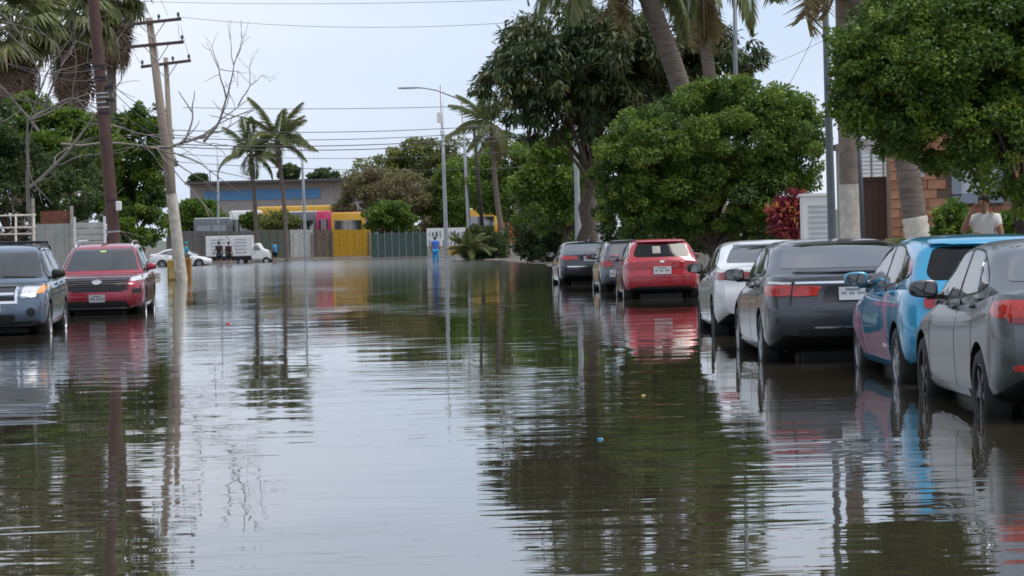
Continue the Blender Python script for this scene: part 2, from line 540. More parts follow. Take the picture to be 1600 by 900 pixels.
class Car:
    def __init__(s, name, label, kind, paint, L, W_, H, loc, rz, group, rim='alloy', spokes=5, axles=None, rw=None, glass=None, z=0.0, mirror_paint=None, back_glass=None):
        s.back_glass = back_glass
        T = TEMPL[kind]
        s.T, s.paint = T, paint
        s.L, s.W, s.H = L, W_, H
        s.kx, s.ky, s.kz = L / T['L'], W_ / T['W'], H / T['H']
        s.root = thing(name, label, 'car', loc, rz, group)
        s.rw = rw or T['rw']
        s.axles = axles or tuple(a * s.kx for a in T['axles'])
        s.glass = glass or m_glass
        s.body()
        s.wheels(m_alloy if rim == 'alloy' else m_darkalloy, spokes)
        s.common(mirror_paint or paint)
    def sc(s, pts): return [(a * s.kx, c * s.kz) for a, c in pts]
    def body(s):
        T, L, W_ = s.T, s.L, s.W
        ztf, zbf = prof(s.sc(T['top'])), prof(s.sc(T['bot']))
        rearf = prof([(z * s.kz, x * s.kx) for z, x in T['rear']])
        frontf = prof([(z * s.kz, x * s.kx) for z, x in T['front']])
        def half(t):
            X = t * L
            zt, zb = ztf(X), zbf(X)
            dr, df = X, L - X
            w = W_ * (1 - 0.13 * max(0, (0.55 - dr) / 0.55) ** 2.3 - 0.16 * max(0, (0.75 - df) / 0.75) ** 2.3)
            zs = zt - 0.05
            Hh = zs - zb
            pts = [(0, zb), (.55 * w, zb), (.86 * w, zb + .005), (.955 * w, zb + .05), (.985 * w, zb + .22 * Hh), (.998 * w, zb + .45 * Hh), (1.0 * w, zb + .66 * Hh),
                   (.992 * w, zb + .80 * Hh), (.972 * w, zb + .92 * Hh), (.945 * w, zs + .005), (.88 * w, zs + .025), (.55 * w, zt - .008), (0, zt)]
            h = resample(pts, 30)
            y, z = h[:, 0], h[:, 1]
            x = rearf(z) * (1 - t) + (L - frontf(z)) * t
            fr = max(0, 1 - X / 0.5) ** 2
            ff = max(0, 1 - (L - X) / 0.6) ** 2
            q = (np.abs(y) / W_) ** 2.4
            x = x + 0.11 * fr * q - 0.19 * ff * q
            return np.stack([x - L / 2, y, z], -1)
        ts = np.unique(np.round(np.concatenate([np.linspace(0, .06, 7), np.linspace(.06, .94, 58), np.linspace(.94, 1, 7)]), 5))
        rings = []
        h0 = half(0.0)
        for k in (0.02, .3, .6, .85, .95):
            h = h0.copy(); h[:, 1] *= k
            h[:, 0] = h0[:, 0] - 0.11 * (np.abs(h0[:, 1]) / W_) ** 2.4 + 0.11 * (np.abs(h[:, 1]) / W_) ** 2.4
            rings.append(full_ring(h))
        for t in ts: rings.append(full_ring(half(t)))
        h0 = half(1.0)
        for k in (.95, .85, .6, .3, 0.02):
            h = h0.copy(); h[:, 1] *= k
            h[:, 0] = h0[:, 0] + 0.19 * (np.abs(h0[:, 1]) / W_) ** 2.4 - 0.19 * (np.abs(h[:, 1]) / W_) ** 2.4
            rings.append(full_ring(h))
        v1, f1 = ring_mesh(rings)
        # cabin
        rp = chaikin(s.sc(T['roof']), 2)
        roof = lambda x: np.interp(x, rp[:, 0], rp[:, 1])
        d = np.concatenate([[0], np.cumsum(np.hypot(*np.diff(rp, axis=0).T))])
        u = np.linspace(0, d[-1], 64)
        xs = np.interp(u, d, rp[:, 0])
        zr_ = np.interp(u, d, rp[:, 1])
        zmax = rp[:, 1].max()
        rings = []
        for X, zr in zip(xs, zr_):
            zb = ztf(X) - 0.06
            wg = W_ * (0.945 - 0.09 * max(0, (1.3 * s.kx - X) / 1.3) ** 1.6 - 0.05 * max(0, (X - 2.6 * s.kx) / 1.0) ** 1.5)
            zr = max(zr, zb + 0.02)
            hg = zr - zb
            e = min(.11, .4 * hg)
            yr = wg - .40 * max(0, hg - e - .06)
            pts = [(0, zb), (wg * .9, zb), (wg, zb + .005), (wg - .02, zb + .25 * (hg - e)), (yr + .03, zb + .8 * (hg - e)), (yr, zr - e), (yr - .04, zr - e * .5), (yr - .12, zr - e * .22), (yr * .5, zr - e * .05), (0, zr)]
            h = resample(pts, 28)
            w_ = min(1, max(0, (zmax - zr) / 0.12))
            q = (np.abs(h[:, 0]) / W_) ** 2
            sgn = 1 if X < L * .45 else -1
            amt = 0.12 if sgn > 0 else 0.2
            rings.append(full_ring(np.stack([X + sgn * amt * w_ * q - L / 2, h[:, 0], h[:, 1]], -1)))
        v2, f2 = ring_mesh(rings)
        s.bvh = BVHTree.FromPolygons([Vector(p) for p in np.concatenate([v1, v2])], [tuple(q) for q in f1] + [tuple(i + len(v1) for i in q) for q in f2])
        lower = mk('body', v1, f1, [s.paint, m_black])
        cut = MB()
        for ax in s.axles:
            for sy in (1, -1):
                a, c_ = sy * (W_ - .30), sy * (W_ + .3)
                lo, hi = min(a, c_), max(a, c_)
                cut.lathe([(s.rw + .055, lo), (s.rw + .055, hi)], 40, 'y', (ax - L / 2, 0, s.rw))
        co = mk('cutter', cut.v, cut.f, [m_black])
        for o in (co, lower):
            bm = bmesh.new(); bm.from_mesh(o.data)
            bmesh.ops.remove_doubles(bm, verts=bm.verts, dist=1e-5)
            bmesh.ops.recalc_face_normals(bm, faces=bm.faces)
            bm.to_mesh(o.data); bm.free()
        md = lower.modifiers.new('b', 'BOOLEAN')
        md.operation, md.object, md.solver = 'DIFFERENCE', co, 'EXACT'
        md.material_mode = 'TRANSFER'
        dg = bpy.context.evaluated_depsgraph_get()
        me = bpy.data.meshes.new_from_object(lower.evaluated_get(dg))
        lower.modifiers.clear()
        old = lower.data
        lower.data = me
        bpy.data.meshes.remove(old)
        cm = co.data
        bpy.data.objects.remove(co); bpy.data.meshes.remove(cm)
        bm = bmesh.new(); bm.from_mesh(me)
        bi = [i for i, m_ in enumerate(me.materials) if m_ == m_black][0]
        for f in bm.faces:
            if f.normal.z < -.75: f.material_index = bi
        bm.to_mesh(me); bm.free()
        me.shade_smooth(); me.set_sharp_from_angle(angle=R(38))
        lower.parent = s.root
        s.lower = lower
        cab = mk('cabin', v2, f2, [s.paint], s.root)
        bm = bmesh.new(); bm.from_mesh(cab.data)
        bmesh.ops.recalc_face_normals(bm, faces=bm.faces)
        bm.to_mesh(cab.data); bm.free()
        cab.data.shade_smooth(); cab.data.set_sharp_from_angle(angle=R(50))
    def proj(s, name, axis, poly, m, off=.006, nu=14, nv=8, rnd=1, parent=None, dx=0.0):
        P = rounded(poly, .04 * rnd) if rnd else np.array(poly, float)
        a0, a1 = P[:, 0].min(), P[:, 0].max()
        ua = a0 + (a1 - a0) * (0.5 - 0.4995 * np.cos(np.linspace(0, math.pi, nu)))
        grid, ok = [], True
        for a in ua:
            ys = []
            for i in range(len(P)):
                p, q = P[i], P[(i + 1) % len(P)]
                if (p[0] - a) * (q[0] - a) <= 0 and abs(p[0] - q[0]) > 1e-9:
                    ys.append(p[1] + (q[1] - p[1]) * (a - p[0]) / (q[0] - p[0]))
            lo, hi = min(ys), max(ys)
            row = []
            for c in np.linspace(lo, hi, nv):
                if axis in 'LR':
                    sg = 1 if axis == 'L' else -1
                    o_, d_ = Vector((a - s.L / 2, 3 * sg, c)), Vector((0, -sg, 0))
                elif axis in 'BF':
                    sg = 1 if axis == 'B' else -1
                    o_, d_ = Vector((-6 * sg, a, c)), Vector((sg, 0, 0))
                else:
                    o_, d_ = Vector((a - s.L / 2, c, 4)), Vector((0, 0, -1))
                hit, nr, _, _ = s.bvh.ray_cast(o_, d_)
                row.append((hit, nr, d_))
            grid.append(row)
        vs, last = [], None
        for row in grid:
            for hit, nr, d_ in row:
                if hit is None:
                    hit, nr = last if last else (Vector((0, 0, 1)), -d_)
                if nr.dot(d_) > 0: nr = -nr
                last = (hit, nr)
                vs.append(hit + (nr * .5 - d_ * .5).normalized() * off)
        n_, m_ = nu, nv
        fs = [(i * m_ + j, (i + 1) * m_ + j, (i + 1) * m_ + j + 1, i * m_ + j + 1) for i in range(n_ - 1) for j in range(m_ - 1)]
        d_ = grid[0][0][2]
        bnd = [i * m_ for i in range(n_)] + [(n_ - 1) * m_ + j for j in range(1, m_)] + [i * m_ + m_ - 1 for i in range(n_ - 2, -1, -1)] + [j for j in range(m_ - 2, 0, -1)]
        o0 = len(vs)
        vs += [vs[i] + d_ * (off + .012) for i in bnd]
        for k in range(len(bnd)):
            k2 = (k + 1) % len(bnd)
            fs.append((bnd[k], o0 + k, o0 + k2, bnd[k2]))
        o = mk(name, vs, fs, m, parent or s.root)
        bm = bmesh.new(); bm.from_mesh(o.data)
        bmesh.ops.recalc_face_normals(bm, faces=bm.faces)
        f0 = bm.faces[:][0]
        if f0.normal.dot(d_) > 0:
            bmesh.ops.reverse_faces(bm, faces=bm.faces)
        bm.to_mesh(o.data); bm.free()
        o.data.shade_smooth(); o.data.set_sharp_from_angle(angle=R(40))
        return o
    def both(s, name, poly, m, **k):     # on both flanks
        return [s.proj(name, a, poly, m, **k) for a in 'LR']
    def pair(s, name, axis, poly, m, **k):   # left and right on front or back
        return [s.proj(name, axis, [(sg * a, c) for a, c in poly], m, **k) for sg in (1, -1)]
    def wheels(s, rm, spokes):
        r = s.rw
        hw = .105
        ty = MB().lathe([(r * .62, -hw), (r * .9, -hw), (r * .985, -hw * .75), (r, -hw * .4), (r, hw * .4), (r * .985, hw * .75), (r * .9, hw), (r * .66, hw), (r * .62, hw * .6)], 36, 'y')
        rim = MB()
        rr = r * .655
        vs, fs = [], []
        ring = [(rr, hw * .92), (rr * .93, hw * .96), (rr * .90, hw * .5), (rr * .9, -hw * .6), (.02, -hw * .6)]
        rim.lathe([(rr, -hw * .5)] + ring, 36, 'y')
        rim.lathe([(.001, hw * .2), (.07, hw * .2), (.065, hw * .93), (.001, hw * .95)], 16, 'y')
        for k in range(spokes):
            for e in (-.09, .09):
                a = 2 * math.pi * k / spokes + e
                rot = Matrix.Rotation(-a, 3, 'Y')
                rim.box(rot @ Vector((rr * .5, hw * .72, 0)), (rr * .92, hw * .3, .03), rot)
        drum = MB().lathe([(.001, -hw * .3), (rr * .6, -hw * .3), (rr * .6, hw * .1), (.001, hw * .1)], 20, 'y')
        first = None
        for ax in s.axles:
            for sg in (1, -1):
                if first is None:
                    w = ty.build('wheel', m_rubber, s.root, 45)
                    rb = rim.build('rim', rm, w, 40)
                    db = drum.build('brake_disc', m_darkalloy, w, 40)
                    first = (w, rb, db)
                else:
                    w = first[0].copy(); COL.objects.link(w)
                    for ch in first[1:]:
                        c_ = ch.copy(); COL.objects.link(c_); c_.parent = w
                w.location = (ax - s.L / 2, sg * (s.W - .115), r)
                w.rotation_euler = (0, 0.3 * ax, 0 if sg > 0 else math.pi)
    def common(s, mp):
        T = s.T
        names = ('front_window', 'rear_window', 'quarter_window')
        for nm, P in zip(names, T['side']):
            s.both(nm, s.sc(P), s.glass, nu=16, nv=9, off=.009)
        hp = np.array(hull(s.sc([p for P in T['side'] for p in P])))
        cc = hp.mean(0)
        hp = hp + (hp - cc) / np.hypot(*(hp - cc).T)[:, None] * .028
        s.both('window_surround', hp.tolist(), m_black, nu=30, nv=10, off=.004)
        ua, ub = s.axles[0] + s.rw + .08 - s.L / 2, s.axles[1] - s.rw - .08 - s.L / 2
        zf = min(z for x, z in T['bot']) * s.kz + .01
        MB().rbox(((ua + ub) / 2, 0, zf - .03), (ub - ua, s.W * 1.5, .14), .03).build('underbody_filler', m_black, s.root)  # black box added to stop light showing through under the car
        for ax in s.axles:
            MB().rbox((ax - s.L / 2, 0, zf - .02), (s.rw * 2.2, s.W * 1.1, .16), .03).build('axle', m_black, s.root)  # plain black block at each axle, added to close the same light gap
        s.proj('back_window', 'B', [(a * s.ky, c * s.kz) for a, c in T['back']], s.back_glass or s.glass, nu=20, nv=10, off=.004)
        s.proj('windscreen', 'F', [(a * s.ky, c * s.kz) for a, c in T['wind']], s.glass, nu=20, nv=10, off=.004)
        for x, z0, z1 in T['seams']:
            x, z0, z1 = x * s.kx, z0 * s.kz, z1 * s.kz
            s.both('door_seam', [(x - .006, z0), (x + .006, z0), (x + .006, z1), (x - .006, z1)], m_black, off=.0015, nu=2, nv=14, rnd=0)
        x0, x1 = T['seams'][-1][0] * s.kx, T['seams'][0][0] * s.kx
        s.both('sill_trim', [(x0 + .2, .24 * s.kz), (x1, .24 * s.kz), (x1, .30 * s.kz), (x0 + .2, .30 * s.kz)], s.paint, off=.012, nu=20, nv=4, rnd=0)
        for x, z in T['handles']:
            x, z = x * s.kx, z * s.kz
            s.both('door_handle', [(x, z - .016), (x + .19, z - .016), (x + .19, z + .016), (x, z + .016)], s.paint, off=.035, nu=8, nv=4, rnd=1)
        mx, mz = T['mirror'][0] * s.kx - s.L / 2, T['mirror'][1] * s.kz
        for sg in (1, -1):
            mb = MB()
            bm = bmesh.new()
            bmesh.ops.create_cube(bm, size=1)
            bmesh.ops.subdivide_edges(bm, edges=bm.edges[:], cuts=3, use_grid_fill=True)
            for v in bm.verts:
                p = v.co * 2
                k = 1 / max(1e-6, (abs(p.x) ** 3.5 + abs(p.y) ** 3.5 + abs(p.z) ** 3.5) ** (1 / 3.5))
                p = p * k
                fx = 0.045 if p.x < 0 else 0.10
                v.co = Vector((p.x * fx, p.y * .115 * (1 if p.y * sg > 0 else 1.1), p.z * .075 * (1 - .12 * p.y * sg)))
            bm.verts.index_update()
            cy = sg * (s.W + .085)
            mb.add([v.co + Vector((mx, cy, mz + .02)) for v in bm.verts], [[v.index for v in f.verts] for f in bm.faces])
            bm.free()
            mo = mb.build('mirror', mp, s.root, True)
            MB().box((mx + .02, sg * (s.W - .03), mz - .05), (.08, .16, .04)).build('mirror_arm', m_black, mo)
            g = MB()
            pts = [(mx - .047, cy + .10 * math.cos(t) * abs(math.cos(t)) ** -.4, mz + .02 + .06 * math.sin(t) * abs(math.sin(t)) ** -.4) for t in np.linspace(0.01, 2 * math.pi + .01, 24, endpoint=False)]
            g.add(pts + [(p[0] + .01, p[1], p[2]) for p in pts], [tuple(range(24)), tuple(range(47, 23, -1))] + [(k, 24 + k, 24 + (k + 1) % 24, (k + 1) % 24) for k in range(24)])
            g.build('mirror_glass', m_glass, mo)
    def plate(s, axis, z, w=.15, h=.075, y=0.0, text=True):
        p = s.proj('number_plate', axis, [(y - w, z - h), (y + w, z - h), (y + w, z + h), (y - w, z + h)], m_plate, off=.02, nu=4, nv=3, rnd=0)
        if text:
            for k in range(9):
                if k in (3, 6): continue
                yy = y - w * .74 + k * w * .185
                s.proj('character', axis, [(yy - w * .055, z - h * .35), (yy + w * .055, z - h * .35), (yy + w * .055, z + h * .25), (yy - w * .055, z + h * .25)], m_plate_ink, off=.0225, nu=2, nv=2, rnd=0, parent=p)
            s.proj('header', axis, [(y - w * .5, z + h * .5), (y + w * .5, z + h * .5), (y + w * .5, z + h * .75), (y - w * .5, z + h * .75)], m_plate_ink, off=.0225, nu=2, nv=2, rnd=0, parent=p)
        return p
    def rail(s, m, x0, x1, y, h=.06):
        for sg in (1, -1):
            pts = []
            for x in np.linspace(x0, x1, 12):
                hit = s.bvh.ray_cast(Vector((x - s.L / 2, sg * y, 4)), Vector((0, 0, -1)))[0]
                e = min(1, min(x - x0, x1 - x) / .15)
                pts.append(hit + Vector((0, 0, h * e)))
            MB().tube(pts, .018, 6).build('roof_rail', m, s.root, True)
    def grille(s, axis, poly, m, nbars, barm, bt=.012, vertical=False, frame=None, fw=.03):
        g = s.proj('grille', axis, poly, m, off=.004, nu=14, nv=8, rnd=0)
        P = np.array(poly)
        y0, y1, z0, z1 = P[:, 0].min(), P[:, 0].max(), P[:, 1].min(), P[:, 1].max()
        for k in range(nbars):
            z = z0 + (z1 - z0) * (k + 1) / (nbars + 1)
            s.proj('grille_bar', axis, [(y0 * .97, z - bt), (y1 * .97, z - bt), (y1 * .97, z + bt), (y0 * .97, z + bt)], barm, off=.02, nu=12, nv=3, rnd=0, parent=g)
        if frame:
            for a, b_, c, d in ((y0 - fw, y1 + fw, z1, z1 + fw), (y0 - fw, y1 + fw, z0 - fw, z0), (y0 - fw, y0, z0 - .001, z1 + .001), (y1, y1 + fw, z0 - .001, z1 + .001)):
                s.proj('grille_frame', axis, [(a, c), (b_, c), (b_, d), (a, d)], frame, off=.026, nu=12, nv=4, rnd=0, parent=g)
        return g

def paint(name, col, metal=0.3, rough=0.32, var=0.05, coat=1.0):
    return mat(name, col, rough, metal, var=var, scale=1.5, coat=coat)
UP, DOWN = math.pi / 2, -math.pi / 2

def rear_place(px_side, Y_axle, half, axle, L, depth, rz=UP):
    """centre of a car driving away whose left side plane shows at column px_side where its rear axle is Y_axle away"""
    x = GX(px_side, Y_axle).x + half
    return (x, Y_axle - axle + L / 2, -depth)

G_R = 'cars parked along the right kerb'
G_L = 'cars parked along the left side'
# 1 grey sedan, nearest
p_grey = paint('paint_grey', (0.10, 0.11, 0.118), .6, .3, .08, .35)
L_, W_, H_ = 4.5, .87, 1.46
c = Car('parked_car', 'grey metallic sedan with black wheels, cut off by the right picture edge', 'sedan', p_grey, L_, W_, H_, rear_place(1528, 19.4, W_, 1.0, L_, .12), UP, G_R, rim='dark', spokes=5, rw=.315)
c.both('tail_light', [(.05, .90), (.30, .935), (.38, 1.0), (.28, 1.015), (.05, 1.015)], m_brightlens, off=.012)
c.both('reversing_lamp', [(.05, .84), (.17, .85), (.20, .893), (.05, .893)], m_redlens, off=.012)
c.pair('tail_light', 'B', [(.46, .90), (.86, .88), (.86, 1.01), (.50, .99)], m_brightlens, off=.012)
c.pair('reflector', 'B', [(.58, .50), (.76, .50), (.76, .545), (.58, .545)], m_brightlens, off=.008)
c.proj('bumper_insert', 'B', [(-.70, .44), (.70, .44), (.66, .60), (-.66, .60)], m_black, off=.004, nu=20)
c.plate('B', .78)
c.pair('headlight', 'F', [(.42, .66), (.80, .70), (.78, .80), (.48, .74)], m_clearlens)
c.grille('F', [(-.4, .48), (.4, .48), (.42, .72), (-.42, .72)], m_black, 3, m_darkalloy)

# 2 blue hatchback with pink vinyl
p_blue = paint('paint_blue', (0.012, 0.27, 0.47), .15, .3)
m_pink = mat('pink_vinyl', (0.42, 0.17, 0.27), 0.3, var=.12, scale=3, coat=.6)
m_palepink = mat('pale_pink_vinyl', (0.50, 0.30, 0.37), 0.3, var=.12, scale=3, coat=.6)
m_teal = mat('teal_vinyl', (0.03, 0.22, 0.30), 0.3, var=.2, scale=3, coat=.6)
L_, W_, H_ = 4.25, .89, 1.49
c = Car('parked_car', 'bright blue hatchback with pink printed doors and a black back window', 'hatch', p_blue, L_, W_, H_, rear_place(1398, 24.0, W_, .76, L_, .12), UP, G_R, spokes=7, rw=.32, back_glass=m_darkglass)
kx = c.kx
VG = lambda pts, m, off, nu=18: c.both('vinyl_graphic', [(x * kx, z) for x, z in pts], m, off=off, nu=nu, nv=9, rnd=1)
VG([(1.14, .30), (2.62, .30), (2.80, .50), (2.3, .52), (1.7, .56), (1.25, .62)], m_palepink, .003, 24)
VG([(1.14, .50), (1.28, .50), (1.52, .94), (1.36, .94)], m_pink, .006, 10)
VG([(2.72, .30), (2.86, .30), (3.64, .62), (3.62, .80), (3.3, .78), (2.95, .58)], m_palepink, .004, 22)
VG([(2.55, .30), (2.70, .30), (3.10, .66), (3.0, .74)], m_pink, .006, 12)
VG([(1.75, .60), (2.2, .56), (2.85, .62), (2.85, .74), (1.75, .72)], m_teal, .005, 18)
g_ = np.random.default_rng(4)
for k in range(12):
    x = (1.82 + k * .08) * kx
    h_ = .04 + .05 * g_.random()
    c.both('printed_letter', [(x, .625), (x + .03, .625), (x + .03, .625 + h_), (x, .625 + h_)], mat('pale_print', (.35, .48, .5), .4), off=.008, nu=3, nv=3, rnd=0)
c.both('vinyl_graphic', [(.50 * kx, 1.12), (.62 * kx, 1.14), (.70 * kx, 1.28), (.58 * kx, 1.26)], m_pink, off=.009, nu=6, nv=5)
c.pair('tail_light', 'B', [(.42, .80), (.70, .82), (.70, .93), (.46, .90)], m_redlens, off=.012)
c.plate('B', .72)
c.proj('brake_lamp', 'B', [(-.2, 1.322), (.2, 1.322), (.2, 1.345), (-.2, 1.345)], m_clearlens, off=.014, nu=6, nv=3, rnd=0)
c.proj('rear_spoiler', 'B', [(-.58, 1.385), (.58, 1.385), (.55, 1.43), (-.55, 1.43)], p_blue, off=.045, nu=16, nv=5)
c.pair('headlight', 'F', [(.42, .66), (.80, .70), (.78, .80), (.48, .74)], m_clearlens)

# 3 dark grey sedan
p_dark = paint('paint_dark_grey', (0.055, 0.057, 0.067), .6, .28, .06, .6)
L_, W_, H_ = 4.86, .925, 1.465
c = Car('parked_car', 'dark grey sedan with a chrome strip between its red tail lights', 'sedan', p_dark, L_, W_, H_, rear_place(1187, 28.6, W_, 1.08, L_, .12), UP, G_R, spokes=8, rw=.335)
c.pair('tail_light', 'B', [(.695, .855), (.94, .86), (.94, .975), (.66, .965)], m_brightlens, off=.016)
c.pair('lid_light', 'B', [(.36, .86), (.66, .85), (.635, .96), (.43, .955)], m_brightlens, off=.014)
c.pair('lid_seam', 'B', [(.672, .76), (.688, .76), (.648, 1.0), (.634, 1.0)], m_black, off=.0145, nu=4, nv=8, rnd=0)
c.both('tail_light', [(.08, .86), (.20, .87), (.27, .92), (.20, .975), (.08, .975)], m_brightlens, off=.014)
c.pair('reversing_lamp', 'B', [(.66, .98), (.88, .985), (.88, 1.01), (.65, 1.005)], m_clearlens, off=.016, nu=10, nv=3)
c.proj('chrome_strip', 'B', [(-.62, .985), (.62, .985), (.62, 1.008), (-.62, 1.008)], m_chrome, off=.022, nu=18, nv=3, rnd=0)
c.plate('B', .872, .155, .072)
c.proj('plate_recess', 'B', [(-.33, .785), (.33, .785), (.30, .965), (-.30, .965)], m_black, off=.003, nu=12, nv=6)
c.proj('bumper_insert', 'B', [(-.62, .42), (.62, .42), (.56, .50), (-.56, .50)], m_black, off=.006, nu=20)
c.proj('exhaust_trim', 'B', [(-.42, .505), (.42, .505), (.42, .52), (-.42, .52)], m_chrome, off=.012, nu=12, nv=3, rnd=0)
c.proj('trunk_lip', 'B', [(-.60, 1.095), (.60, 1.095), (.58, 1.11), (-.58, 1.11)], p_dark, off=.03, nu=18, nv=4)
for P in ([(-.05, 1.025), (-.032, 1.025), (-.026, 1.08), (-.044, 1.08)], [(.032, 1.025), (.05, 1.025), (.044, 1.08), (.026, 1.08)], [(-.032, 1.046), (.032, 1.046), (.032, 1.058), (-.032, 1.058)]):
    c.proj('emblem', 'B', P, m_chrome, off=.02, nu=3, nv=4, rnd=0)
c.both('chrome_strip', [(1.1, 1.035), (3.3, .99), (3.3, 1.0), (1.1, 1.05)], m_chrome, off=.011, nu=24, nv=3, rnd=0)
c.pair('headlight', 'F', [(.45, .66), (.83, .70), (.80, .80), (.5, .74)], m_clearlens)

# 4 white sedan
p_white = paint('paint_white', (0.72, 0.72, 0.72), 0, .3)
L_, W_, H_ = 4.58, .90, 1.45
c = Car('parked_car', 'white sedan half hidden behind the dark grey sedan', 'sedan', p_white, L_, W_, H_, rear_place(1113, 36.5, W_, 1.0, L_, .12), UP, G_R, spokes=10, rim='dark', rw=.325, mirror_paint=m_black)
c.pair('tail_light', 'B', [(.54, .91), (.90, .90), (.90, 1.01), (.60, .985)], m_redlens, off=.014)
c.both('tail_light', [(.06, .91), (.18, .925), (.30, .985), (.20, 1.01), (.06, 1.01)], m_redlens, off=.014)
c.plate('B', .88)
c.proj('bumper_insert', 'B', [(-.66, .42), (.66, .42), (.6, .54), (-.6, .54)], m_black, off=.006, nu=20)

# 5 red hatchback
p_red = paint('paint_red', (0.38, 0.006, 0.016), 0.05, .3)
L_, W_, H_ = 4.05, .87, 1.47
c = Car('parked_car', 'plain bright red hatchback seen from behind', 'hatch', p_red, L_, W_, H_, (GX(1034, 57.6).x, 57.6 + L_ / 2, -.12), UP + R(1), G_R, spokes=5, back_glass=m_darkglass)
c.pair('tail_light', 'B', [(.48, .80), (.84, .80), (.84, .94), (.52, .90)], m_redlens, off=.014)
c.both('tail_light', [(.06, .80), (.22, .82), (.30, .92), (.10, .96)], m_redlens, off=.014)
c.plate('B', .755, .2, .085)
c.proj('window_sticker', 'B', [(.02, 1.14), (.20, 1.14), (.20, 1.30), (.02, 1.30)], m_conc, off=.008, nu=4, nv=4, rnd=0)
c.proj('rear_spoiler', 'B', [(-.56, 1.375), (.56, 1.375), (.53, 1.42), (-.53, 1.42)], p_red, off=.06, nu=16, nv=5)
c.proj('tailgate_seam', 'B', [(-.66, .60), (.66, .60), (.66, .61), (-.66, .61)], m_black, off=.002, nu=20, nv=2, rnd=0)
c.proj('bumper_insert', 'B', [(-.70, .30), (.70, .30), (.62, .40), (-.62, .40)], m_black, off=.006, nu=20)
c.proj('emblem', 'B', [(-.05, .93), (.05, .93), (.05, .99), (-.05, .99)], m_chrome, off=.012, nu=6, nv=5)

# 6 slate hatchback
p_slate = paint('paint_slate', (0.07, 0.08, 0.095), .4, .35)
L_, W_, H_ = 4.1, .86, 1.46
c = Car('parked_car', 'slate grey hatchback half hidden behind the red hatchback', 'hatch', p_slate, L_, W_, H_, (GX(932, 66).x + W_ + .05, 66 + L_ / 2, -.13), UP + R(2), G_R)
c.pair('tail_light', 'B', [(.50, .78), (.84, .78), (.84, .94), (.56, .92)], m_redlens, off=.014)
c.plate('B', .60, .2, .085, y=.42)
c.proj('bumper_insert', 'B', [(-.7, .30), (.7, .30), (.62, .42), (-.62, .42)], m_black, off=.006, nu=20)

# 7 black sedan, farthest
p_blk = paint('paint_black', (0.014, 0.017, 0.024), .2, .3)
L_, W_, H_ = 4.7, .91, 1.43
c = Car('parked_car', 'black sedan with wide red tail lights, farthest car along the right kerb', 'sedan', p_blk, L_, W_, H_, (GX(917, 77).x, 77 + L_ / 2, -.13), UP + R(3), G_R)
c.pair('tail_light', 'B', [(.34, .90), (.84, .87), (.84, 1.01), (.40, .99)], m_brightlens, off=.014)
c.plate('B', .90, .2, .075)
c.proj('chrome_strip', 'B', [(-.7, .66), (.7, .66), (.7, .69), (-.7, .69)], m_chrome, off=.014, nu=18, nv=3, rnd=0)

# 8 blue-grey SUV, left, facing us
p_bg = paint('paint_blue_grey', (0.10, 0.145, 0.205), .6, .3)
L_, W_, H_ = 4.44, .91, 1.72
HEAD = DOWN + R(4.2)
ctr = Vector((GX(-14, 43).x, 43, -.17)) - Matrix.Rotation(HEAD, 3, 'Z') @ Vector((L_ / 2, 0, 0))
c = Car('parked_suv', 'blue-grey SUV with a chrome barred grille, cut off by the left picture edge', 'suv', p_bg, L_, W_, H_, ctr, HEAD, G_L, mirror_paint=m_black, glass=m_lightglass)
c.grille('F', [(-.40, .755), (.40, .755), (.40, .985), (-.40, .985)], m_black, 1, m_chrome, bt=.022, frame=m_chrome, fw=.045)
c.pair('headlight', 'F', [(.49, .80), (.74, .82), (.80, .99), (.52, 1.0)], m_clearlens, off=.012)
c.pair('turn_signal', 'F', [(.75, .86), (.86, .88), (.88, 1.0), (.79, 1.01)], m_amber, off=.014)
c.proj('bumper_opening', 'F', [(-.40, .42), (.40, .42), (.40, .53), (-.40, .53)], m_black, off=.006, nu=16)
c.proj('bumper_valance', 'F', [(-.80, .30), (.80, .30), (.80, .41), (-.80, .41)], m_black, off=.008, nu=20, nv=5)
for sg in (1, -1):
    c.proj('fog_lamp', 'F', [(sg * .66 + .075 * math.cos(t), .56 + .075 * math.sin(t)) for t in np.linspace(0, 2 * math.pi, 14, endpoint=False)], m_black, off=.01, nu=10, nv=7, rnd=0)
c.plate('F', .64, .17, .075, y=0)
c.rail(m_black, .55, 2.35, .62, .05)
for x in (.8, 1.9):
    MB().rbox((x - L_ / 2, 0, 1.745), (.09, 1.22, .05), .015).build('roof_crossbar', m_black, c.root)
for y0 in (.62, -.1):
    c.proj('wiper', 'F', [(y0, 1.135), (y0 - .55, 1.155), (y0 - .55, 1.172), (y0, 1.152)], m_black, off=.02, nu=8, nv=3, rnd=0)

# 9 red SUV, left, facing us
p_candy = paint('paint_candy_red', (0.30, 0.012, 0.032), .35, .3)
L_, W_, H_ = 4.95, .99, 1.76
HEAD = DOWN + R(4.4)
ctr = Vector((GX(152, 55).x, 55, -.2)) - Matrix.Rotation(HEAD, 3, 'Z') @ Vector((L_ / 2, 0, 0))
c = Car('parked_suv', 'deep red SUV with a black mesh grille and silver roof rails', 'suv', p_candy, L_, W_, H_, ctr, HEAD, G_L, spokes=6, rw=.38, glass=m_lightglass)
c.grille('F', [(-.60, .70), (.60, .70), (.70, .99), (-.70, .99)], m_black, 6, m_darkalloy, bt=.009)
c.proj('grille_trim', 'F', [(-.72, .995), (.72, .995), (.72, 1.012), (-.72, 1.012)], m_chrome, off=.02, nu=16, nv=3, rnd=0)
c.proj('emblem', 'F', [(.11 * math.cos(t), .90 + .042 * math.sin(t)) for t in np.linspace(0, 2 * math.pi, 16, endpoint=False)], m_alloy, off=.032, nu=12, nv=6, rnd=0)
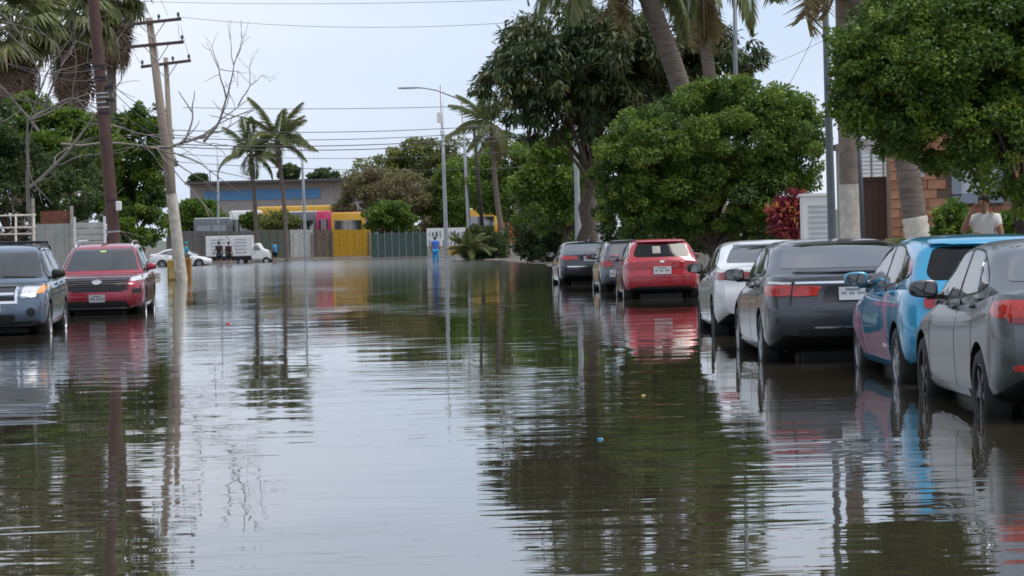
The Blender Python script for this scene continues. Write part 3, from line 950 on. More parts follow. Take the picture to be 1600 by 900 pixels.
c.pair('headlight', 'F', [(.72, .90), (.97, .95), (.97, 1.06), (.70, 1.0)], m_clearlens, off=.012)
c.pair('fog_lamp', 'F', [(.74, .66), (.93, .66), (.93, .76), (.74, .76)], m_black, off=.008)
c.plate('F', .56, .17, .08)
c.proj('bumper_valance', 'F', [(-.72, .36), (.72, .36), (.60, .50), (-.60, .50)], m_black, off=.006, nu=18)
c.proj('skid_plate', 'F', [(-.74, .325), (.74, .325), (.74, .36), (-.74, .36)], m_alloy, off=.02, nu=18, nv=3, rnd=0)
c.rail(m_alloy, .55, 2.75, .62, .07)
c.proj('window_sticker', 'F', [(-.05, 1.55), (.07, 1.55), (.07, 1.58), (-.05, 1.58)], mat('yellow_green_sticker', (.5, .6, .2), .5), off=.01, nu=3, nv=3, rnd=0)
# ------------------------------------------------------------------ trees and palms
def leaf_obj(name, c, d, nrm, ln, wd, var, m, parent, off, bend=0.0):
    """c,d,nrm (N,3): base points, unit tip directions, leaf normals; one rhombic face per leaf"""
    N = len(c)
    side = np.cross(d, nrm)
    side /= np.linalg.norm(side, axis=1)[:, None] + 1e-9
    ln, wd = np.broadcast_to(ln, N)[:, None], np.broadcast_to(wd, N)[:, None]
    mid = c + d * ln * .45 + nrm * ln * bend
    v = np.stack([c, mid + side * wd * .5, c + d * ln, mid - side * wd * .5], 1).reshape(-1, 3) - np.array(off)
    me = bpy.data.meshes.new(name)
    me.vertices.add(4 * N)
    me.vertices.foreach_set('co', v.astype(np.float32).ravel())
    me.loops.add(4 * N)
    me.loops.foreach_set('vertex_index', np.arange(4 * N, dtype=np.int32))
    me.polygons.add(N)
    me.polygons.foreach_set('loop_start', np.arange(0, 4 * N, 4, dtype=np.int32))
    me.update(calc_edges=True)
    a = me.attributes.new('var', 'FLOAT', 'POINT')
    a.data.foreach_set('value', np.repeat(np.clip(var, 0, 1), 4).astype(np.float32))
    me.materials.append(m)
    o = bpy.data.objects.new(name, me)
    COL.objects.link(o)
    if parent is not None: o.parent = parent
    return o
def unit(a): return a / (np.linalg.norm(a, axis=1)[:, None] + 1e-9)

def crown(blobs, N, ln, wd, m, parent, off, seed, clumps=60, csize=.3, droop=.3, up=.15, flat=.7, shell=.6, name='crown', spread=1.0, extra=0.0):
    """blobs: (centre, radii); leaves gathered in clumps on and in the blobs"""
    g = np.random.default_rng(seed)
    vol = np.array([b[1][0] * b[1][2] for b in blobs]) ** .9
    vol = vol / vol.sum()
    C, RR, tip = [], [], []
    for (bc, br), w in zip(blobs, vol):
        k = max(4, int(clumps * w))
        q = unit(g.normal(size=(k, 3)) + np.array([0, 0, up]))
        rad = shell + (1 - shell) * g.random(k) ** .6
        rad = rad * (1 + extra * (g.random(k) - .5))
        p = np.array(bc) + q * rad[:, None] * np.array(br)
        C.append(p); RR.append(np.full(k, np.mean(br)) * csize * (.6 + .8 * g.random(k)))
        tip.append(q)
    C, RR, tip = np.concatenate(C), np.concatenate(RR), np.concatenate(tip)
    wgt = RR ** 2 / (RR ** 2).sum()
    idx = g.choice(len(C), N, p=wgt)
    q = unit(g.normal(size=(N, 3)))
    r = (.35 + .65 * g.random(N) ** .5)
    p = C[idx] + q * (RR[idx] * r * spread)[:, None] * np.array([1, 1, flat])
    d = unit(g.normal(size=(N, 3)) * .7 + q * .5 + tip[idx] * .4 + np.array([0, 0, -droop]))
    nr = unit(g.normal(size=(N, 3)) * .6 + q * .5 + np.array([0, 0, .7]))
    cv = g.normal(size=len(C)) * .17
    var = .45 + cv[idx] + g.normal(size=N) * .13
    leaf_obj(name, p, d, nr, ln * (.7 + .6 * g.random(N)), wd * (.7 + .6 * g.random(N)), var, m, parent, off, bend=.06)
    return C

def limbs(mb, base, top, r0, targets, g, n=8, r1=None):
    base, top = Vector(base), Vector(top)
    r1 = r1 or r0 * .65
    path, rad = [], []
    for i in range(7):
        t = i / 6
        p = base.lerp(top, t) + Vector((g.normal() * r0 * .35, g.normal() * r0 * .35, 0)) * (1 if 0 < i < 6 else 0)
        path.append(p); rad.append(r0 * (1 + .5 * max(0, .18 - t) / .18) * (1 - t) + r1 * t)
    mb.tube(path, rad, n)
    for tg in targets:
        tg = Vector(tg)
        st = path[-1] if g.random() < .6 else path[-2]
        mid = st.lerp(tg, .45) + Vector((g.normal() * .15, g.normal() * .15, .12)) * (tg - st).length * .4
        pts = [st * (1 - t) ** 2 + mid * 2 * t * (1 - t) + tg * t * t for t in np.linspace(0, 1, 7)]
        mb.tube(pts, list(np.linspace(r1 * .7, .015, 7)), 6)

def pblob(px, py, rx, ry, Y, dz=None):    # an ellipsoid seen at (px,py), rx x ry picture pixels, at depth Y
    c = W(px, py, Y)
    s = S(Y)
    return (tuple(c), (rx / s, (dz if dz else (rx + ry) / 2) / s, ry / s))

def tree(name, label, base, blobs, N, ln, wd, m, seed, trunk_r=.18, group=None, fork=.45, nl=10, bark=None, lime=0.0, lean=None, cat='tree', **k):
    base = Vector(base)
    root = thing(name, label, cat, base, 0, group)
    g = np.random.default_rng(seed + 100)
    C = crown(blobs, N, ln, wd, m, root, base, seed, **k)
    cz = np.array([b[0] for b in blobs]).mean(0)
    top = Vector((base.x * .5 + cz[0] * .5, base.y * .5 + cz[1] * .5, base.z + (cz[2] - base.z) * fork))
    if lean: top = Vector(lean)
    mb = MB()
    near = np.argsort(np.linalg.norm(C - np.array(top), axis=1))[:max(nl, len(C) // 3)]
    sel = C[g.choice(near, min(nl, len(near)), replace=False)]
    limbs(mb, base - Vector((0, 0, .35)), top, trunk_r, sel, g)
    mb.build('trunk', bark or m_bark, root, True, base)
    return root

lm_mid = leaf_mat('leaf_mid', [(0.036, 0.074, 0.018), (0.078, 0.142, 0.024), (0.145, 0.22, 0.03), (0.25, 0.315, 0.045)])
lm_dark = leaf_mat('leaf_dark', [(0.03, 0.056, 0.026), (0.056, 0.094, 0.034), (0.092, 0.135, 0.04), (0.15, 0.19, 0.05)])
lm_mango = leaf_mat('leaf_mango', [(0.026, 0.042, 0.02), (0.05, 0.078, 0.026), (0.085, 0.108, 0.034), (0.17, 0.115, 0.045)], .25, .4)
lm_olive = leaf_mat('leaf_olive', [(0.1, 0.105, 0.04), (0.14, 0.165, 0.045), (0.2, 0.225, 0.05), (0.27, 0.28, 0.06)])
lm_dry = leaf_mat('leaf_dry', [(0.16, 0.135, 0.075), (0.21, 0.18, 0.095), (0.18, 0.185, 0.075), (0.27, 0.23, 0.12)])
lm_bright = leaf_mat('leaf_bright', [(0.05, 0.1, 0.02), (0.095, 0.165, 0.025), (0.16, 0.24, 0.035), (0.24, 0.31, 0.05)])
lm_red = leaf_mat('leaf_red', [(0.065, 0.016, 0.028), (0.182, 0.026, 0.045), (0.390, 0.065, 0.053), (0.520, 0.286, 0.069)])
lm_palm = leaf_mat('leaf_palm', [(.055, .075, .03), (.095, .125, .04), (.16, .18, .06), (.28, .25, .11)], .35)
lm_deadpalm = leaf_mat('leaf_dead_palm', [(.12, .085, .045), (.20, .15, .075), (.29, .235, .11), (.36, .32, .17)], .2, .7)

# --- feather palm fronds (shared meshes)
def frond_mesh(Lf, droop, seed, m, dead=False, nleaf=46, fold=.5):
    g = np.random.default_rng(seed)
    t = np.linspace(0, 1, 24)
    ang = -droop * t ** 1.3
    xs = np.concatenate([[0], np.cumsum(np.cos(ang[:-1]) * Lf / 23)])
    zs = np.concatenate([[0], np.cumsum(np.sin(ang[:-1]) * Lf / 23)])
    mb = MB()
    mb.tube([(x, 0, z) for x, z in zip(xs, zs)], list(np.linspace(.035, .008, 24)), 4)
    nr = len(mb.f)
    c, d, nn, ll, vv = [], [], [], [], []
    for sg in (1, -1):
        for k in range(nleaf):
            s_ = .12 + .87 * k / (nleaf - 1)
            x, z, a = np.interp(s_, t, xs), np.interp(s_, t, zs), np.interp(s_, t, ang)
            le = Lf * .24 * math.sin(math.pi * min(1, .12 + s_ * .9)) ** .6 + .12
            fw = np.array([math.cos(a), 0, math.sin(a)])
            out = np.array([0, sg, 0])
            dn = np.array([0, 0, -1.0])
            dd = fw * (.55 + .5 * s_) + out * .9 + dn * (fold + .35 * g.random() + (.9 + 1.6 * g.random() if dead else 0))
            c.append((x, 0, z)); d.append(dd); ll.append(le * ((.5 + .9 * g.random()) if dead else (.85 + .3 * g.random()))); vv.append(.45 + .2 * g.normal() * .7 + .15 * s_)
            nn.append(np.cross(dd, out * .3 + fw))
    c, d, nn = np.array(c), unit(np.array(d)), unit(np.array(nn))
    me = bpy.data.meshes.new('frond')
    side = unit(np.cross(d, nn))
    ll = np.array(ll)[:, None]
    wd = (.03 if dead else .05) + .010 * Lf
    lv = np.stack([c, c + d * ll * .4 + side * wd * .5, c + d * ll + np.array([0, 0, -.12]) * ll, c + d * ll * .4 - side * wd * .5], 1).reshape(-1, 3)
    o0 = len(mb.v)
    fs = mb.f + [tuple(o0 + 4 * i + j for j in range(4)) for i in range(len(c))]
    me.from_pydata(list(mb.v) + lv.tolist(), [], fs)
    a = me.attributes.new('var', 'FLOAT', 'POINT')
    a.data.foreach_set('value', np.concatenate([np.full(o0, .7), np.repeat(np.clip(vv, 0, 1), 4)]).astype(np.float32))
    me.materials.append(m)
    return me
FR = {(L, i): frond_mesh(L, dr, i, lm_palm) for L in (2.6, 3.8) for i, dr in enumerate((.7, 1.3, 2.0))}
FRD = [frond_mesh(3.2, .9, 9, lm_deadpalm, True, 34), frond_mesh(3.2, 1.5, 10, lm_deadpalm, True, 30)]

def put(name, me, parent, loc, rot, sc=1.0):
    o = bpy.data.objects.new(name, me)
    COL.objects.link(o)
    o.parent = parent
    o.location = loc
    o.rotation_euler = rot
    o.scale = (sc, sc, sc)
    return o

def feather_palm(label, path, r0, r1, size, nf, seed, dead=0, group='coconut palms', wind=0.0, lime=0.0, nuts=True, elev=(-.5, 1.3)):
    base = Vector(path[0])
    root = thing('coconut_palm', label, 'palm tree', base, 0, group)
    P = chaikin([tuple(p) for p in path], 2)
    m_ = len(P)
    rad = [r0 * (1.35 if i == 0 else 1) * (1 - i / (m_ - 1)) + r1 * i / (m_ - 1) for i in range(m_)]
    # ringed trunk
    pts, rr = [], []
    for i in range(m_ - 1):
        for q in range(6):
            t = q / 6
            pts.append(P[i] * (1 - t) + P[i + 1] * t)
            rr.append((rad[i] * (1 - t) + rad[i + 1] * t) * (1.05 if q % 2 else .96))
    MB().tube(pts, rr, 10).build('trunk', m_palmbark, root, 60, base)
    if lime:
        k = [p for p in pts if p[2] < base.z + lime]
        MB().tube(k, [r * (1.04 + .75 * max(0, 1 - i / (len(k) * .7)) ** 1.5) for i, r in enumerate(rr[:len(k)])], 12, False).build('lime_band', m_lime, root, True, base)
    top = Vector(P[-1]) - base
    g = np.random.default_rng(seed)
    for i in range(nf):
        az = 2 * math.pi * (i * .618 + .1 * g.random())
        el = elev[0] + (elev[1] - elev[0]) * ((i + .5) / nf) ** .8
        if wind: az = az + wind * math.sin(az) * .6
        me = FR[(size, int(g.integers(0, 3)) if el < .7 else 0)]
        put('frond', me, root, top, (0, -el, az), .85 + .3 * g.random())
    for i in range(dead):
        az = 2 * math.pi * (i * .618 + g.random() * .2)
        put('dead_frond', FRD[i % 2], root, top - Vector((0, 0, .15)), (0, .9 + .5 * g.random(), az), .7 + .3 * g.random())
    if nuts:
        for i in range(5):
            a = i * 1.26
            MB().ell((top.x + .28 * math.cos(a), top.y + .28 * math.sin(a), top.z - .25), (.13, .13, .16), 8, 6).build('coconut', mat('coconut', (.22, .16, .06), .6), root, True)
    return root

def fan_mesh(seed, m, r=1.0, pet=1.0, droop=.6, wseg=.06):
    g = np.random.default_rng(seed)
    mb = MB()
    mb.tube([(0, 0, 0), (pet * .5, 0, .03), (pet, 0, 0)], [.03, .022, .015], 4)
    o0 = len(mb.v)
    vs, fs, vv = list(mb.v), list(mb.f), [.7] * o0
    for k in range(30):
        a = R(-125 + 250 * k / 29)
        ln = r * (1 - .25 * abs(a) / 2.2) * (.85 + .3 * g.random())
        d = np.array([math.cos(a), math.sin(a), 0])
        sd = np.array([-math.sin(a), math.cos(a), 0])
        b0 = np.array([pet, 0, 0])
        z1, z2 = .04 * (k % 2), -droop * ln * (.5 + .5 * g.random())
        i0 = len(vs)
        vs += [tuple(b0), tuple(b0 + d * ln * .55 + sd * wseg * r + [0, 0, z1]), tuple(b0 + d * ln * .92 + [0, 0, z2]), tuple(b0 + d * ln * .55 - sd * wseg * r + [0, 0, z1])]
        fs.append((i0, i0 + 1, i0 + 2, i0 + 3))
        vv += [min(1, max(0, .5 + .25 * g.normal()))] * 4
    me = bpy.data.meshes.new('fan_frond')
    me.from_pydata(vs, [], fs)
    at = me.attributes.new('var', 'FLOAT', 'POINT')
    at.data.foreach_set('value', np.array(vv, np.float32))
    me.materials.append(m)
    return me
lm_deadskirt = leaf_mat('leaf_dead_skirt', [(.10, .06, .045), (.17, .105, .075), (.25, .165, .12), (.32, .24, .16)], .2, .7)
FAN = [fan_mesh(i, lm_palm, 1.0, 1.0, .5) for i in range(3)]
FAND = [fan_mesh(i + 5, lm_deadskirt, .95, .7, .75, .035) for i in range(3)]
def fan_palm(label, base, top, r, ng, nd, seed, skirt=3.0, group='fan palms with dead skirts', sc=1.0):
    base, top = Vector(base), Vector(top)
    root = thing('fan_palm', label, 'palm tree', base, 0, group)
    pts = [base.lerp(top, t) for t in np.linspace(0, 1, 12)]
    MB().tube([p - base for p in pts], [r * (1.2 - .35 * t) for t in np.linspace(0, 1, 12)], 10).build('trunk', m_palmbark, root, True)
    g = np.random.default_rng(seed)
    tp = top - base
    for i in range(ng):
        az = 2 * math.pi * (i * .618 + .05 * g.random())
        el = -1.0 + 2.1 * (i + .5) / ng
        put('frond', FAN[i % 3], root, tp, (g.normal() * .2, -el, az), sc * (.9 + .4 * g.random()))
    dn = (base - top).normalized()
    for i in range(nd):
        az = 2 * math.pi * (i * .618 + .1 * g.random())
        t = (i / nd) * skirt
        put('dead_frond', FAND[i % 3], root, tp + dn * t, (g.normal() * .35, .95 + .45 * g.random(), az), sc * (.85 + .4 * g.random()))
    return root

def branchy(label, base, dirs, r0, seed, m, depth=5, cat='tree', name='bare_tree'):
    base = Vector(base)
    root = thing(name, label, cat, base)
    g = np.random.default_rng(seed)
    tr, tw = MB(), MB()
    def grow(mb, p, d, ln, r, k):
        pts, rad = [p], [r]
        for i in range(5):
            d = (d + Vector(g.normal(size=3)) * .13).normalized()
            p = p + d * ln / 5
            pts.append(p); rad.append(r * (1 - .09 * (i + 1)))
        mb.tube(pts, rad, 6 if k > 2 else 4, False)
        if k == 0: return
        for _ in range(2 if g.random() < .6 else 3):
            nd = (d + Vector(g.normal(size=3)) * .55 + Vector((0, 0, .1))).normalized()
            grow(tw, p, nd, ln * (.6 + .25 * g.random()), r * .55, k - 1)
            if k > 1 and g.random() < .6:
                q = pts[int(g.integers(2, 5))]
                nd = (d + Vector(g.normal(size=3)) * .8).normalized()
                grow(tw, q, nd, ln * .5, r * .38, k - 2 if k > 1 else 0)
    for p, d, ln, r, k in dirs:
        grow(tr, Vector(p), Vector(d).normalized(), ln, r, k)
    tr.build('trunk', m, root, True, base)
    tw.build('branches', m, root, True, base)
    return root
# ------------------------------------------------------------------ right side of the street
# nearest clipped tree
b = GX(1612, 36, .05)
tree('clipped_tree', 'dense round-leaved tree overhanging the grey sedan at the right picture edge', b,
     [pblob(1345, 120, 45, 90, 35.4, 60), pblob(1370, 55, 70, 55, 35.8, 90), pblob(1440, 20, 110, 50, 36, 110), pblob(1340, 195, 40, 40, 35.4, 50), pblob(1450, 110, 135, 100, 36, 150), pblob(1560, 60, 150, 120, 36.5, 170), pblob(1390, 160, 90, 80, 35.6, 90), pblob(1500, 190, 130, 75, 36, 140), pblob(1600, 230, 95, 90, 35.5, 110), pblob(1660, 120, 110, 130, 36, 140)],
     170000, .064, .046, lm_mid, 11, trunk_r=.13, fork=.5, nl=5, clumps=1000, csize=.18, droop=.3, shell=.7, extra=.22, flat=.75, lean=tuple(W(1590, 325, 36)), bark=mat('dark_bark', (.045, .038, .032), .9, var=.3, bump=.01))
# second clipped tree
b = GX(1112, 69, .05)
tree('clipped_tree', 'broad rounded green tree standing behind the red hatchback and the white sedan', b,
     [pblob(1110, 225, 155, 85, 69, 120), pblob(1130, 165, 90, 45, 69, 80), pblob(1010, 260, 85, 75, 68, 85), pblob(1220, 225, 75, 85, 69, 90), pblob(1110, 300, 165, 60, 69, 120), pblob(985, 315, 60, 50, 68, 60), pblob(1160, 345, 90, 40, 70, 80), pblob(1035, 350, 60, 28, 69, 60), pblob(1205, 338, 55, 34, 69, 60)],
     150000, .09, .064, lm_mid, 12, trunk_r=.24, fork=.42, nl=14, clumps=800, csize=.15, droop=.3, shell=.7, extra=.25, flat=.75)
# mango tree
b = GX(905, 97, .05)
tree('mango_tree', 'large dark tree with long drooping leaves leaning over the street behind the parked cars', b,
     [pblob(850, 120, 95, 70, 95, 90), pblob(790, 140, 50, 50, 94, 60), pblob(900, 60, 100, 50, 96, 90), pblob(960, 110, 110, 85, 96, 110), pblob(1050, 90, 90, 70, 98, 90), pblob(880, 180, 75, 40, 95, 70), pblob(990, 180, 90, 45, 96, 80), pblob(860, 205, 35, 22, 95, 35), pblob(1120, 110, 70, 60, 99, 80)],
     52000, .34, .085, lm_mango, 13, trunk_r=.26, fork=.55, nl=16, clumps=620, csize=.17, droop=1.3, shell=.5, flat=.9, extra=.3)
# leaning palm above the second tree
feather_palm('thick leaning palm whose trunk crosses the mango crown', [GX(1118, 80, .05), W(1100, 290, 80), W(1066, 140, 79.5), W(1030, 40, 79), W(975, -95, 78.5)], .36, .28, 3.8, 22, 21, dead=8)
feather_palm('palm with hanging yellow-brown dead fronds behind the leaning palm', [GX(1130, 90, .05), W(1120, 200, 90), W(1098, 40, 90), W(1096, -55, 90)], .26, .2, 3.8, 16, 22, dead=22)
feather_palm('palm whose fronds hang above the mango tree', [GX(930, 104, .05), W(922, 250, 104), W(915, 60, 104), W(905, -65, 104)], .22, .17, 3.8, 18, 23, dead=14)
feather_palm('tall palm with a lime-washed foot behind the blue hatchback', [GX(1452, 48, .05), W(1427, 330, 48), W(1412, 220, 48), W(1372, 80, 48), W(1318, -60, 48), W(1290, -200, 48)], .24, .19, 3.8, 18, 24, dead=6, lime=1.62)

# poles on the right
def street_lamp(label, foot, top, r, arm_end=None, m=None, group='street lamps', head=.8, extra=None):
    foot, top = Vector(foot), Vector(top)
    root = thing('street_lamp', label, 'street lamp', foot, 0, group)
    MB().tube([(0, 0, -.3), (0, 0, .4), (top - foot) * .5, top - foot], [r * 1.15, r * 1.1, r * .85, r * .6], 12).build('pole', m or m_galv, root, True)
    MB().rbox((0, 0, .04), (r * 4, r * 4, .06), .01).build('base_plate', m_galv, root)
    if arm_end is not None:
        a = Vector(arm_end) - foot
        t = top - foot
        mid = t.lerp(a, .55) + Vector((0, 0, .25 * (a - t).length * .25))
        MB().tube([t, t.lerp(mid, .5), mid, mid.lerp(a, .6) + Vector((0, 0, .05)), a], [r * .5, r * .45, r * .4, r * .36, r * .34], 8).build('arm', m or m_galv, root, True)
        d = (a - mid); d.z = 0; d.normalize()
        h = a + d * head * .4
        rot = Matrix.Rotation(math.atan2(d.y, d.x), 3, 'Z')
        lb = MB().rbox((0, 0, 0), (head, .3, .13), .04)
        lb.v = [tuple(rot @ Vector(p) + h) for p in lb.v]
        ho = lb.build('lamp_head', m_galv, root, 40)
        le = MB().box((0, 0, -.075), (head * .7, .22, .03))
        le.v = [tuple(rot @ Vector(p) + h) for p in le.v]
        le.build('lens', m_clearlens, ho)
    return root
m_greypole = mat('painted_grey_pole', (0.13, 0.145, 0.16), .5, .2, var=.12)
street_lamp('slim dark grey lamp post beside the thick concrete pole', GX(1303, 51, .07), W(1284, -170, 51), .085, W(1150, -210, 51), m_greypole)
street_lamp('grey lamp post rising out of the broad rounded tree', GX(1152, 84, .07), W(1148, -30, 84), .1, W(1080, -60, 84), m_greypole)
street_lamp('pale lamp post beside the mango trunk', GX(905, 112, .07), W(897, 120, 112), .13, W(850, 100, 112))
pl = thing('concrete_pole', 'thick concrete utility pole with a lime-washed lower half behind the dark grey sedan', 'utility pole', GX(1332, 50, .05))
o_ = Vector(pl.location)
MB().tube([(0, 0, -.3), W(1326, 285, 50) - o_, W(1318, 0, 50) - o_, W(1312, -260, 50) - o_], [.2, .185, .165, .14], 14).build('shaft', mat('brown_concrete', (.21, .165, .135), .85, var=.25, scale=5, bump=.004), pl, True)
MB().tube([(0, 0, -.1), W(1326, 288, 50) - o_], [.205, .19], 14, False).build('lime_band', m_lime, pl, True)
MB().tube([W(1349, 380, 50.3) - o_, W(1340, 180, 50.3) - o_], .045, 8).build('conduit', m_greypole, pl, True)
for z in (3.4, 5.2):
    MB().lathe([(.2, z), (.2, z + .05)], 14).build('band', m_galv, pl)

# house behind the pavement: block wall with window, brown gate, white shutters
hs = thing('brick_house', 'orange block house with a grey-blue framed window behind the man in white', 'house', (0, 0, 0))
m_brick = mat('orange_block', (0.30, 0.135, 0.075), .85, var=.2, scale=5, bump=.004)
m_brick2 = mat('orange_block_pale', (0.36, 0.18, 0.105), .85, var=.2, scale=5, bump=.004)
m_mort = mat('mortar', (0.20, 0.14, 0.10), .9, var=.2)
YH = 55.0
xa, xb = GX(1395, YH).x, GX(1740, YH).x
hs.location = ((xa + xb) / 2, YH, .05)
hx = hs.location.x
MB().box((0, .36, 2.05), (xb - xa - .02, .6, 4.1)).build('wall', m_mort, hs)
wx0, wx1, wz0, wz1 = GX(1490, YH).x - hx, GX(1572, YH).x - hx, W(1490, 322, YH).z, W(1490, 240, YH).z
bw, bh = .40, .20
brick_me = {}
cnt = 0
rest = MB()
for r_ in range(20):
    x = xa - hx + (0 if r_ % 2 else -bw / 2)
    while x < xb - hx - .02:
        x0, x1 = max(x, xa - hx), min(x + bw, xb - hx)
        z = r_ * bh + .02
        cx, w_ = (x0 + x1) / 2, x1 - x0 - .014
        x += bw
        if w_ < .05: continue
        if x1 > wx0 - .02 and x0 < wx1 + .02 and z + bh > wz0 - .02 and z < wz1 + .02:
            continue
        dpt = .03 + .006 * rng.random()
        if z < 3.9 and cnt < 280:
            key = (round(w_, 2), int(rng.integers(0, 2)))
            if key not in brick_me:
                o = MB().rbox((0, 0, 0), (w_, .05, bh - .014), .006).build('brick', (m_brick, m_brick2)[key[1]], hs)
                brick_me[key] = o.data
            else:
                o = bpy.data.objects.new('brick', brick_me[key]); COL.objects.link(o); o.parent = hs
            o.location = (cx, .06 - dpt, z + bh / 2)
            cnt += 1
        else:
            rest.box((cx, .06 - dpt, z + bh / 2), (w_, .05, bh - .014))
rb_ = rest.build('upper_bricks', m_brick, hs); rb_['kind'] = 'stuff'
m_frame = mat('grey_blue_frame', (0.20, 0.235, 0.29), .6, var=.08)
wcx, wcz, ww, wh = (wx0 + wx1) / 2, (wz0 + wz1) / 2, wx1 - wx0, wz1 - wz0
wf = MB()
for cxx, czz, ax_, az_ in ((wcx, wz0 + .1, ww, .2), (wcx, wz1 - .06, ww, .12), (wx0 + .1, wcz, .2, wh - .34), (wx1 - .06, wcz, .12, wh - .34)):
    wf.box((cxx, -.02, czz), (ax_, .14, az_))
w_o = wf.build('window', m_frame, hs)
MB().box((wcx + .04, .02, wcz + .04), (ww - .32, .02, wh - .34)).build('pane', mat('pale_blind', (.5, .52, .55), .4, var=.08), w_o)
MB().box((wcx + .1, .0, wcz + .04), (.03, .03, wh - .34)).build('mullion', m_frame, w_o)
MB().box((GX(1440, YH).x - hx, -.06, W(1440, 262, YH).z), (.2, .12, .5)).build('meter_box', m_galv, hs)

gt = thing('metal_gate', 'dark brown sheet metal gate between the concrete pole and the palm trunk', 'gate', GX(1366, 56, .05))
gw = (1400 - 1338) / S(56)
m_brown = mat('brown_sheet', (0.075, 0.035, 0.026), .6, var=.15)
gh = W(1366, 280, 56).z
for k in range(6):
    MB().box((-gw / 2 + gw * (k + .5) / 6, 0, gh / 2), (gw / 6 - .004, .04, gh)).build('panel', m_brown, gt)
MB().box((0, -.03, gh - .05), (gw, .03, .08)).build('top_rail', mat('brown_rail', (.05, .022, .017), .6), gt)
MB().box((0, -.03, .2), (gw, .03, .08)).build('bottom_rail', mat('brown_rail', (.05, .022, .017), .6), gt)
MB().box((.25, -.06, 1.0), (.04, .06, .14)).build('handle', m_galv, gt)

wb = thing('white_house', 'white walled house with a shuttered window seen above the brown gate', 'house', GX(1330, 64, .05))
o_ = Vector(wb.location)
MB().box((1.0, 2, 1.75), (1.6, 4, 3.5)).build('wall', m_white, wb)
px0 = GX(1346, 64).x - o_.x
for k in range(3):
    w_ = MB().box((px0 + .15 + k * .3, -.04, W(1350, 262, 64).z), (.27, .06, .62)).build('shutter', mat('pale_shutter', (.5, .5, .48), .5), wb)
    for j in range(6):
        MB().box((px0 + .15 + k * .3, -.085, W(1350, 262, 64).z - .25 + j * .1), (.22, .03, .07)).build('slat', m_white, w_)
MB().box((1.0, 2, 3.58), (1.7, 4.3, .16)).build('roof', m_conc, wb)

cb = thing('white_cabinet', 'white louvred utility cabinet left of the slim lamp post', 'cabinet', GX(1276, 54, .07))
cw, chh = 42 / S(54), W(1275, 312, 54).z
MB().rbox((0, 0, chh / 2), (cw, .5, chh), .02).build('housing', m_white, cb)
for k in range(16):
    MB().box((.04, -.26, .2 + k * (chh - .3) / 16), (cw - .16, .02, .05)).build('slat', mat('cabinet_grey', (.42, .44, .47), .5), cb)
MB().box((0, 0, chh + .03), (cw + .06, .56, .06)).build('top', m_white, cb)

def bush(name, label, base, blobs, N, ln, wd, m, seed, cat='bush', group=None, **k):
    base = Vector(base)
    root = thing(name, label, cat, base, 0, group)
    kw = dict(clumps=120, csize=.25, droop=.2, shell=.5, name='foliage'); kw.update(k)
    C = crown(blobs, N, ln, wd, m, root, base, seed, **kw)
    g = np.random.default_rng(seed)
    mb = MB()
    for q in C[g.choice(len(C), min(9, len(C)), replace=False)]:
        p = Vector(q) - base
        mb.tube([Vector((g.normal() * .08, g.normal() * .08, -.2)), p * .5 + Vector((0, 0, .1)), p], [.035, .025, .01], 5)
    mb.build('stems', m_bark, root, True)
    return root
bush('croton_bush', 'red and orange leaved shrub left of the white cabinet', GX(1232, 57, .07), [pblob(1232, 345, 26, 32, 57), pblob(1245, 318, 16, 18, 57)], 1600, .2, .07, lm_red, 31)
bush('garden_shrub', 'green shrub below the window beside the man in white', GX(1490, 46, .07), [pblob(1490, 350, 32, 32, 46), pblob(1515, 362, 30, 22, 46)], 6000, .09, .05, lm_mid, 32)
bush('garden_shrub', 'low shrub at the right picture edge behind the grey sedan roof', GX(1590, 42, .07), [pblob(1590, 355, 40, 25, 42), pblob(1630, 345, 30, 30, 42)], 5000, .09, .05, lm_mid, 33)
sp = thing('small_palm', 'small spiky palm against the orange block wall', 'palm tree', GX(1462, 50, .07))
for k in range(16):
    put('frond', FR[(2.6, k % 2)], sp, (0, 0, .75), (0, -.5 - .05 * k, k * 2.4), .42)
MB().tube([(0, 0, -.2), (0, 0, .78)], [.09, .07], 8).build('trunk', m_palmbark, sp, True)
bush('dark_shrub', 'dark shrubbery extended to darken the space below the broad rounded tree', GX(1165, 72, .07), [pblob(1150, 360, 75, 32, 73), pblob(1215, 352, 40, 36, 73), pblob(1075, 365, 50, 28, 74)], 16000, .12, .07, lm_dark, 34, clumps=220)  # dark foliage widened to darken the gap under the tree crown
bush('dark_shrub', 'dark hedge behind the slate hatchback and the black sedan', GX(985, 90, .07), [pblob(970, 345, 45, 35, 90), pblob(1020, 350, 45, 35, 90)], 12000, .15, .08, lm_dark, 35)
wl_ = thing('white_wall', 'white garden wall behind the black sedan', 'wall', GX(935, 118, .05))
for k in range(7):
    MB().box(((k - 3) * .25, 0, 1.15), (.24, .12, 2.4)).build('panel', mat('pale_wall', (.55, .55, .53), .7, var=.12), wl_)
MB().box((0, 0, 2.4), (1.8, .2, .08)).build('coping', m_conc, wl_)
gw_ = thing('grey_wall', 'slanted grey garden wall showing behind the red hatchback', 'wall', GX(1086, 76, .05))
for k in range(4):
    MB().box(((k - 1.5) * .3, 0, .95 - .12 * k), (.294, .12, 2.0 - .24 * k)).build('panel', m_conc, gw_)
MB().box((-.3, 0, 2.05), (.5, .16, .06)).build('coping', m_lime, gw_)

